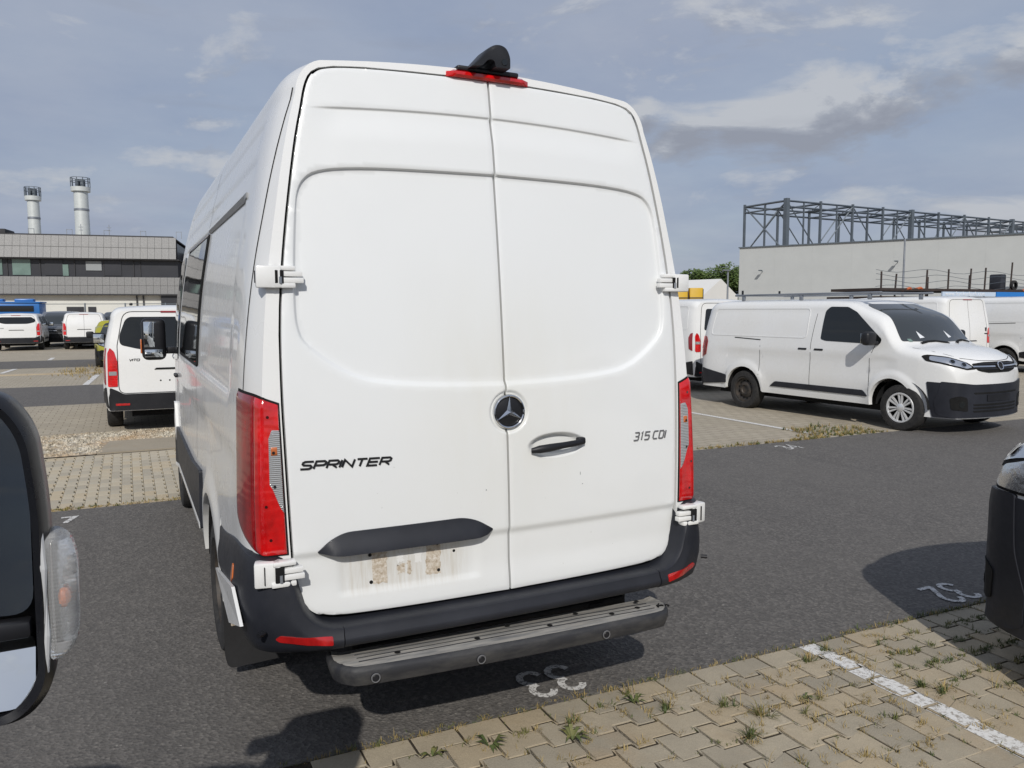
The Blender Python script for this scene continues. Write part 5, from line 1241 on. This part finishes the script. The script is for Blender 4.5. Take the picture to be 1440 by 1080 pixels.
for i in range(7):
    x = -.5-i*3.4; b = B(); b.box((x, 3, 9.6), (.05, .05, .7)); b.box((x+.5, 3, 9.6), (.05, .05, .7)); b.box((x+.25, 3, 9.93), (.55, .05, .05)); b.obj('roof_rail', 'galvanised', ob, 0)
for i, (x, wd, h) in enumerate(((-20.5, 4.2, .9), (-17.5, 2.5, .6), (-25, 6, 1.2))): box('roof_unit', (x, 5, 9.32+h/2), (wd, 3, h), 'chimney_metal' if i != 1 else 'roof_dark', ob, .08)
b = B().cyl((-18.9, 4.5, 10.2), (-18.9, 4.5, 11.0), .65, n=20); b.obj('roof_vent', 'chimney_metal', ob)
for x in (-9.6, -7.0):
    b = B(); b.cyl((x, 4, 9.3), (x, 4, 10.6), .03, n=6); b.cyl((x-.2, 4, 10.3), (x+.2, 4, 10.3), .03, n=6); b.cyl((x-.2, 4, 10.0), (x+.2, 4, 10.0), .03, n=6); b.obj('aerial', 'galvanised', ob)
def chimney(x, y, top, r_, label):
    c = empty('chimney', (x, y, 0), 0, label, 'chimney', 'chimneys behind the office block')
    B().cyl((0, 0, 0), (0, 0, top-1.0), r_*1.06, r_*.92, 24).obj('shaft', 'chimney_metal', c)
    B().lathe([(r_*.93, top-3.3), (r_*.99, top-3.25), (r_*.99, top-3.05), (r_*.93, top-3.0)], (0, 0, 0), 'Z', 24).obj('band', 'galvanised', c)
    B().lathe([(r_*.9, top-1.05), (r_*1.25, top-1.05), (r_*1.28, top-.55), (r_*.9, top-.5)], (0, 0, 0), 'Z', 24).obj('gallery', 'chimney_metal', c)
    for i in range(10):
        a = i*.628; B().cyl((r_*1.22*math.cos(a), r_*1.22*math.sin(a), top-.55), (r_*1.22*math.cos(a), r_*1.22*math.sin(a), top+.5), .05, n=5).obj('guard_post', 'steel_grey', c)
    for zz_ in (top+.05, top+.48): B().lathe([(r_*1.2, zz_), (r_*1.26, zz_), (r_*1.26, zz_+.06), (r_*1.2, zz_+.06), (r_*1.2, zz_)], (0, 0, 0), 'Z', 24).obj('guard_rail', 'steel_grey', c)
    for i in range(4): a = i*1.57+.5; B().cyl((r_*.45*math.cos(a), r_*.45*math.sin(a), top-.6), (r_*.45*math.cos(a), r_*.45*math.sin(a), top+.35), .2, n=10).obj('flue', 'steel_grey', c)
chimney(-10.85, 109.3, 16.1, .70, 'shorter of the two pale round chimneys, the left one'); chimney(-5.5, 103.4, 16.7, .82, 'taller pale round chimney with railed top, the right one of two')
# fence before the office block
fn_ = empty('fence', (-3, 70, 0), math.atan2(-.44, .9), 'dark wire fence in front of the office block', 'fence')
for i in range(12): B().box((-18+i*3.3, 0, 1.2), (.09, .09, 2.4), .01).obj('post', 'steel_grey', fn_)
for z_ in (.3, 1.3, 2.33): B().box((0, .06, z_), (40, .04, .05)).obj('rail', 'steel_grey', fn_)
# blue lorry
bt = empty('blue_lorry', (-11.3, 66.6, 0), -.1, 'bright blue lorry with beacons behind the far left van', 'lorry')
box('body', (0, 2, 1.6), (8, 2.4, 1.5), 'blue_truck', bt, .1); box('roof', (0, 2, 2.42), (8.1, 2.5, .12), 'blue_truck', bt, .04); box('window', (.3, .77, 1.95), (6.6, .08, .42), 'glass_dark', bt, .02)
for x in (-2.2, .9, 2.9): box('roof_hood', (x, 1.6, 2.58), (1.3, .8, .24), 'blue_truck', bt, .09)
for x in (-3, 3):
    for y in (.9, 3.1): wheel(bt, x, y, .5, .3, -1 if y < 2 else 1, 'steel')
box('chassis', (0, 2, .75), (7.6, 1.9, .3), 'underbody', bt)
# grey hall on the right
hl_ = empty('industrial_hall', (62.8, 68.3, 0), math.atan2(-24.5, 12.8), 'long grey windowless hall on the right below the steel frame', 'building')
box('wall', (28, 30, 4.40), (56, 60, 8.8), 'hall_wall', hl_)
box('parapet', (28, 29.95, 8.84), (56.2, 60.2, .12), 'steel_grey', hl_)
for i in range(1, 14): box('panel_joint', (i*4.1, -.004, 4.3), (.012, .012, 8.6), 'hall_wall', hl_)
def walllamp(x, z, lab):
    l_ = empty('wall_lamp', Vector((62.8, 68.3, 0))+Matrix.Rotation(math.atan2(-24.5, 12.8), 3, 'Z')@Vector((x, 0, z)), math.atan2(-24.5, 12.8), lab, 'lamp', 'lamps on the hall wall')
    B().cyl((0, 0, 0), (0, -.6, .10), .035, n=8).obj('arm', 'steel_grey', l_); B().box((0, -.78, .12), (.32, .55, .11), .03).obj('lamp_head', 'steel_grey', l_)
walllamp(2.75, 6.0, 'lamp on the hall wall near its left end'); walllamp(16.8, 6.5, 'lamp on the hall wall beside the tall pole')
# steel frame
sf = empty('steel_frame', (74.8, 73.2, 0), math.atan2(.05, .998), 'open grey steel framework standing above the hall', 'framework')
def beam(nm, a, b_, s_): B().cyl(a, b_, s_, n=4).obj(nm, 'steel_grey', sf, 0)
nb = 11; bay = 6.3; top = 15.5; dep = 7.2
for i in range(nb+1):
    x = i*bay; thick = .55 if i % 4 == 0 else .26
    for y in (0, dep):
        t_ = thick if y == 0 else .26
        box('column', (x, y, 10.6), (t_, t_, 10.4), 'steel_grey', sf)
    beam('tie_beam', (x, 0, top), (x, dep, top), .14); beam('tie_beam', (x, 0, top-.8), (x, dep, top-.8), .10)
    if i < nb:
        for y in (0, dep):
            a_, c_ = ((x, y, 8.9), (x+bay, y, top)) if (i+(y > 0)) % 2 else ((x, y, top), (x+bay, y, 8.9))
            beam('brace', a_, c_, .11)
            for zz_ in (top, top-.75): beam('top_rail', (x, y, zz_), (x+bay, y, zz_), .13)
        box('post', (x+bay/2, 0, 12), (.16, .16, 6.8), 'steel_grey', sf); beam('cross_brace', (x, 0, top), (x+bay, dep, top), .07)
beam('brace', (0, 0, top), (0, dep, 9), .11); beam('brace', (0, dep, top), (0, 0, 9), .11); box('post', (0, dep/2, 12), (.2, .2, 6.8), 'steel_grey', sf)
# white storage tent
tn = empty('storage_tent', (46.4, 52.4, 0), -.45, 'white gable roofed storage tent left of the hall', 'tent')
b = B(); b.prism([(-4.2, 0), (4.2, 0), (4.2, 2.95), (0, 4.45), (-4.2, 2.95)], lambda u, v, w_: (u*.62+.4*0, w_, v), 0, 0.1); b.obj('gable', 'tent_sheet', tn, 0)
b = B(); b.add([(-2.6, .1, 0), (-2.6, 16, 0), (-2.6, 16, 2.95), (-2.6, .1, 2.95), (0, .1, 4.45), (0, 16, 4.45), (2.6, .1, 2.95), (2.6, 16, 2.95), (2.6, .1, 0), (2.6, 16, 0)], [(0, 1, 2, 3), (3, 2, 5, 4), (4, 5, 7, 6), (6, 7, 9, 8)]); b.obj('cover', 'tent_sheet', tn, 0)
tn.rotation_euler = (0, 0, .25)
for i, (x, lab) in enumerate(((33.55, 'yellow container on the left in front of the tent'), (34.5, 'yellow container on the right in front of the tent'))):
    yc = empty('yellow_container', (x, 41.6-.45*i, 0), -.45, lab, 'container', 'yellow containers'); box('body', (0, 1, 1.62), (.93, 2, 3.24), 'yellow_box', yc, .03)
    box('mid_rail', (0, -.01, 2.55), (.93, .06, .06), 'anthracite', yc); box('corner_post', (.45, -.01, 1.6), (.05, .06, 3.1), 'anthracite', yc)
# tall lamp posts
def lamppost(x, y, h, lab, head=True):
    l_ = empty('lamp_post', (x, y, 0), 0, lab, 'lamp post', 'lamp posts'); B().cyl((0, 0, 0), (0, 0, h), .09, .06, 10).obj('pole', 'galvanised', l_)
    if head: B().box((-.25, -.1, h), (.7, .22, .09), .03).obj('lamp_head', 'galvanised', l_)
lamppost(47.65, 35.0, 6.6, 'tall grey pole before the middle of the hall', False); lamppost(41.45, 45.9, 4.8, 'thin pole in front of the white tent')
# lorry loaded with stakes
fl = empty('flatbed_lorry', (23.1, 17.0, 0), 0, 'flatbed lorry with blue lettered side board and upright stakes behind the vans', 'lorry')
box('bed', (5.6, 1.2, 2.12), (11.2, 2.4, .16), 'post_rust', fl); box('chassis', (5.6, 1.2, 1.2), (11, 1.0, .5), 'underbody', fl)
for x in (1.2, 2.4, 8.6, 9.8):
    for y in (.25, 2.15): wheel(fl, x, y, .5, .3, -1 if y < 1 else 1, 'steel')
for x in (1.2, 2.4, 8.6, 9.8): box('axle_stand', (x, 1.2, 1.55), (.3, 1.4, 1.05), 'underbody', fl)
bd1 = box('side_board', (4.95, -.03, 2.30), (3.2, .05, .17), 'sign_pale', fl); box('side_board', (8.9, -.03, 2.30), (4.6, .05, .19), 'sign_blue', fl)
box('load_rail', (5.6, 1.2, 2.45), (11, 2.2, .10), 'post_rust', fl)
for i, (x, h, y) in enumerate(((.3, .75, .2), (1.55, .70, .6), (2.75, .85, .2), (4.0, .90, .2), (4.2, .65, 1.2), (5.3, .95, .2), (6.25, 1.0, .2), (6.55, .75, 1.1), (7.9, 1.25, .2), (9.9, 1.2, .2), (10.5, 1.0, .8), (10.9, 1.3, .2))):
    B().cyl((x+random.uniform(-.05, .05), y, 2.2), (x+random.uniform(-.03, .06), y, 2.35+h), .035, n=6).obj('stake', 'post_rust', fl)
b = B()
for z_ in range(4): B().tube([(x, .2, 2.55+z_*.2+.07*math.sin(x*1.7+z_)) for x in [i*.55 for i in range(21)]], .008, 4).obj('wire', 'steel_grey', fl)
box('crate', (7.5, .5, 2.75), (.35, .5, .75), 'anthracite', fl, .05); box('load_bundle', (9.4, .7, 2.55), (2.2, .8, .2), 'grey_door', fl, .05)
B().lathe([(.12, -.06), (.2, -.05), (.2, .05), (.12, .06)], (8.0, .15, 2.68), 'Y', 16).obj('spare_tyre', 'tyre', fl)
for x in (1.9, 8.9, 9.6): B().tube([(x-.5, .2, 2.42), (x-.2, .1, 2.5), (x+.1, .2, 2.44), (x+.4, .1, 2.52), (x+.7, .2, 2.44)], .05, 6).obj('cable', 'orange', fl)
fc = bpy.data.curves.new('lettering', 'FONT'); fc.body = 'www.frankenbach.com'; fc.size = .23; fc.extrude = .004; fc.space_character = 1.12
fo = bpy.data.objects.new('lettering', fc); COL.objects.link(fo); bpy.context.view_layer.update()
me = bpy.data.meshes.new_from_object(fo.evaluated_get(bpy.context.evaluated_depsgraph_get())); me.materials.clear(); me.materials.append(MT['letter_white'])
bpy.data.objects.remove(fo); to = bpy.data.objects.new('lettering', me); COL.objects.link(to); to.parent = bd1; to.location = (3.5, -.061, 2.235); to.rotation_euler = (R(90), 0, 0)

# ------------------------------------------------------------------ trees
def tree(x, y, h, rx, lab, seed):
    rnd = random.Random(seed); t_ = empty('tree', (x, y, 0), 0, lab, 'tree', 'trees behind the tent'); b = B()
    b.tube([(0, 0, 0), (.1, 0, h*.3), (.05, .1, h*.6)], [.3, .22, .1], 8)
    for i in range(6): a = i*1.05; b.tube([(0, 0, h*.3+.1*i), (rx*.35*math.cos(a), rx*.35*math.sin(a), h*.6), (rx*.6*math.cos(a), rx*.6*math.sin(a), h*.75)], [.12, .08, .03], 6)
    b.obj('trunk', 'bark', t_); c = B(); cl = []
    for i in range(26): a = rnd.uniform(0, 6.28); q = rnd.random()**.5; cl.append((rx*.75*q*math.cos(a), rx*.75*q*math.sin(a), h*.62+rnd.uniform(-.26, .25)*h*(1-.5*q), rx*rnd.uniform(.25, .42)))
    for cx2, cy2, cz2, cr in cl:
        for i in range(230):
            d = Vector((rnd.gauss(0, 1), rnd.gauss(0, 1), rnd.gauss(0, 1))).normalized()*cr*rnd.uniform(.6, 1.08); p = Vector((cx2, cy2, cz2))+d; s_ = rnd.uniform(.12, .25)
            u = Vector((rnd.gauss(0, 1), rnd.gauss(0, 1), rnd.gauss(0, 1))).normalized(); v = u.orthogonal().normalized()
            c.add([p+u*s_, p+v*s_*.6, p-u*s_, p-v*s_*.6], [(0, 1, 2, 3)])
    c.obj('crown', 'leaf', t_, 0)
tree(76.6, 94, 9.2, 2.7, 'smaller green tree on the left behind the tent', 1); tree(80.6, 92.2, 9.8, 3.3, 'broader green tree between tent and hall', 2); tree(84.0, 91.0, 9.3, 3.0, 'green tree partly hidden by the end of the hall', 3)

# ------------------------------------------------------------------ grass, weeds, gravel
def blades(b, x, y, z, n, ln, spread, rnd, wd=.003):
    for i in range(n):
        a = rnd.uniform(0, 6.283); l_ = ln*rnd.uniform(.45, 1.1); tilt = rnd.uniform(.15, spread); d = Vector((math.cos(a), math.sin(a), 0)); s_ = Vector((-d.y, d.x, 0))*wd*rnd.uniform(.6, 1.3)
        p = Vector((x+rnd.gauss(0, .008), y+rnd.gauss(0, .008), z)); m_ = p+d*l_*.45*math.sin(tilt)+Vector((0, 0, l_*.6*math.cos(tilt))); e = p+d*l_*math.sin(tilt)*1.05+Vector((0, 0, l_*.85*math.cos(tilt)))
        b.add([p+s_, p-s_, m_-s_*.8, m_+s_*.8, e], [(0, 1, 2, 3), (3, 2, 4)])
rg = random.Random(11); gb, db, weeds = B(), B(), []
for (a, c) in JOINTS:
    for j in range(3):
        if rg.random() < .8:
            t_ = rg.random(); x, y = a[0]+(c[0]-a[0])*t_, a[1]+(c[1]-a[1])*t_
            shade = x > 2.0
            if rg.random() < (.6 if shade else .45): blades(gb, x, y, -.008, rg.randint(3, 12), rg.uniform(.012, .04)*(1.2 if shade else 1), 1.4, rg, .0017)
            else: blades(db, x, y, -.008, rg.randint(3, 10), rg.uniform(.012, .042), 1.45, rg, .0014)
for i in range(420):
    x = rg.uniform(-.9, 4.5); y = NE(x)+rg.uniform(-.012, .012)
    blades(db if rg.random() < .6 else gb, x, y, -.008, rg.randint(3, 10), rg.uniform(.015, .05), 1.3, rg, .0017)
for i in range(260):   # right bay is greener
    x = rg.uniform(2.05, 3.7); y = NE(x)-round(rg.uniform(0, 5))*ROWH+rg.gauss(0, .012); blades(gb, x, y, -.002, rg.randint(6, 16), rg.uniform(.018, .05), 1.45, rg, .002)
wd_spots = [(.93, -.22, .075, 26), (1.02, -.35, .08, 30), (1.21, -.42, .06, 16), (.70, -.12, .07, 22), (.45, .02, .05, 18), (1.60, -.06, .05, 30), (1.88, -.48, .06, 40), (1.90, -.56, .06, 20), (1.95, -.30, .05, 26), (1.35, -.36, .05, 14), (.86, -.46, .085, 26), (.25, -.05, .06, 20), (1.52, -.62, .05, 20), (1.78, .0, .045, 26), (.05, -.03, .05, 18), (.62, .06, .05, 16)]
for i, (x, y, ln, n_) in enumerate(wd_spots):
    blades(gb, x, y, -.004, int(n_*1.2), ln*rg.uniform(.7, 1.15), 1.35, rg, .0022); blades(gb, x+rg.uniform(-.06, .06), y+rg.uniform(-.03, .03), -.004, n_//2, ln*.8, 1.4, rg, .002)
    if i % 2: blades(db, x+.02, y+.01, -.004, 14, ln*1.6, 1.3, rg, .0016)
for i in range(110):  # dry patches
    x, y = rg.uniform(-.2, 2.3), rg.uniform(-.9, .05)
    for j in range(3): blades(db, x+rg.gauss(0, .03), y+rg.gauss(0, .02), -.004, rg.randint(5, 11), rg.uniform(.025, .055), 1.45, rg, .0016)
# rosettes with broad leaves
for x, y, r_s in ((-.35, -.02, .06), (-.12, -.06, .075), (.20, -.16, .085), (.60, -.02, .06), (1.30, -.33, .05)):
    for i in range(11):
        a = rg.uniform(0, 6.283); l_ = r_s*rg.uniform(.6, 1.1); d = Vector((math.cos(a), math.sin(a), 0)); s_ = Vector((-d.y, d.x, 0))*l_*.11; p = Vector((x, y, .002)); h_ = l_*rg.uniform(.25, .6)
        gb.add([p, p+d*l_*.5+s_+Vector((0, 0, h_)), p+d*l_+Vector((0, 0, h_*.7)), p+d*l_*.5-s_+Vector((0, 0, h_))], [(0, 1, 2, 3)])
for i in range(14):  # tall dry stalks
    x, y = rg.uniform(.2, 2.4), rg.uniform(-.7, .08); blades(db, x, y, -.005, 2, rg.uniform(.10, .18), .7, rg, .0012)
tag(gb.obj('weeds', 'grass', None, 0), 'green weeds and grass growing in the paving joints', 'weeds', kind='stuff')
tag(db.obj('dry_grass', 'dry_grass', None, 0), 'dry yellow grass along the paving joints and edge', 'grass', kind='stuff')
eb, eg = B(), B()
for i in range(420):
    x = rg.uniform(4.5, 8.3); y = FE(x)+abs(rg.gauss(0, .05 if x < 6.8 else .18)); 
    if rg.random() < (.35 if x < 6.6 else 1): blades(eb if rg.random() < .7 else eg, x, y, -.004, rg.randint(5, 12), rg.uniform(.03, .08), 1.3, rg, .004)
for i in range(90): x = rg.uniform(7.1, 8.2); blades(eb if rg.random() < .5 else eg, x, rg.uniform(5.0, 5.7), 0, rg.randint(5, 12), rg.uniform(.04, .13), 1.1, rg, .004)
for i in range(160): x = rg.uniform(-2.3, -.8); blades(eb if rg.random() < .7 else eg, x, FE(x)+rg.uniform(.0, .13), -.004, rg.randint(4, 9), rg.uniform(.015, .035), 1.4, rg, .003)
for i in range(110): x = rg.gauss(-2.5, .4); blades(eb, x, 22.6+rg.gauss(0, .9), 0, rg.randint(3, 8), rg.uniform(.05, .22), 1.1, rg, .006)
tag(eb.obj('dry_grass', 'dry_grass', None, 0), 'dry grass tufts along the far paving edge', 'grass', kind='stuff'); tag(eg.obj('weeds', 'grass', None, 0), 'green tufts along the far paving edge', 'weeds', kind='stuff')
gv = B()
for i in range(2600):
    x = rg.uniform(-4.2, -.62); y = rg.uniform(9.02, 9.93) if x > -1.7 else rg.uniform(8.05, 9.93); s_ = rg.uniform(.012, .032); z = -.012
    u = [Vector((rg.uniform(-1, 1), rg.uniform(-1, 1), rg.uniform(-.3, .3))).normalized()*s_ for _ in range(3)]
    gv.add([(x+s_, y, z), (x, y+s_*.8, z), (x-s_*.9, y-s_*.3, z), (x+s_*.1, y-s_, z), (x+u[0].x*.3, y+u[0].y*.3, z+s_*.9)], [(0, 1, 4), (1, 2, 4), (2, 3, 4), (3, 0, 4)])
sheet('gravel_ground', [(-60, 8.03), (-1.76, 8.03), (-1.63, 9.01), (-.62, 9.01), (-.62, 9.94), (-60, 9.94)], -.012, 'gravel_bed')
tag(gv.obj('gravel', 'gravel_bed', None, 0), 'loose pale gravel strip between the parking rows', 'gravel', kind='stuff')
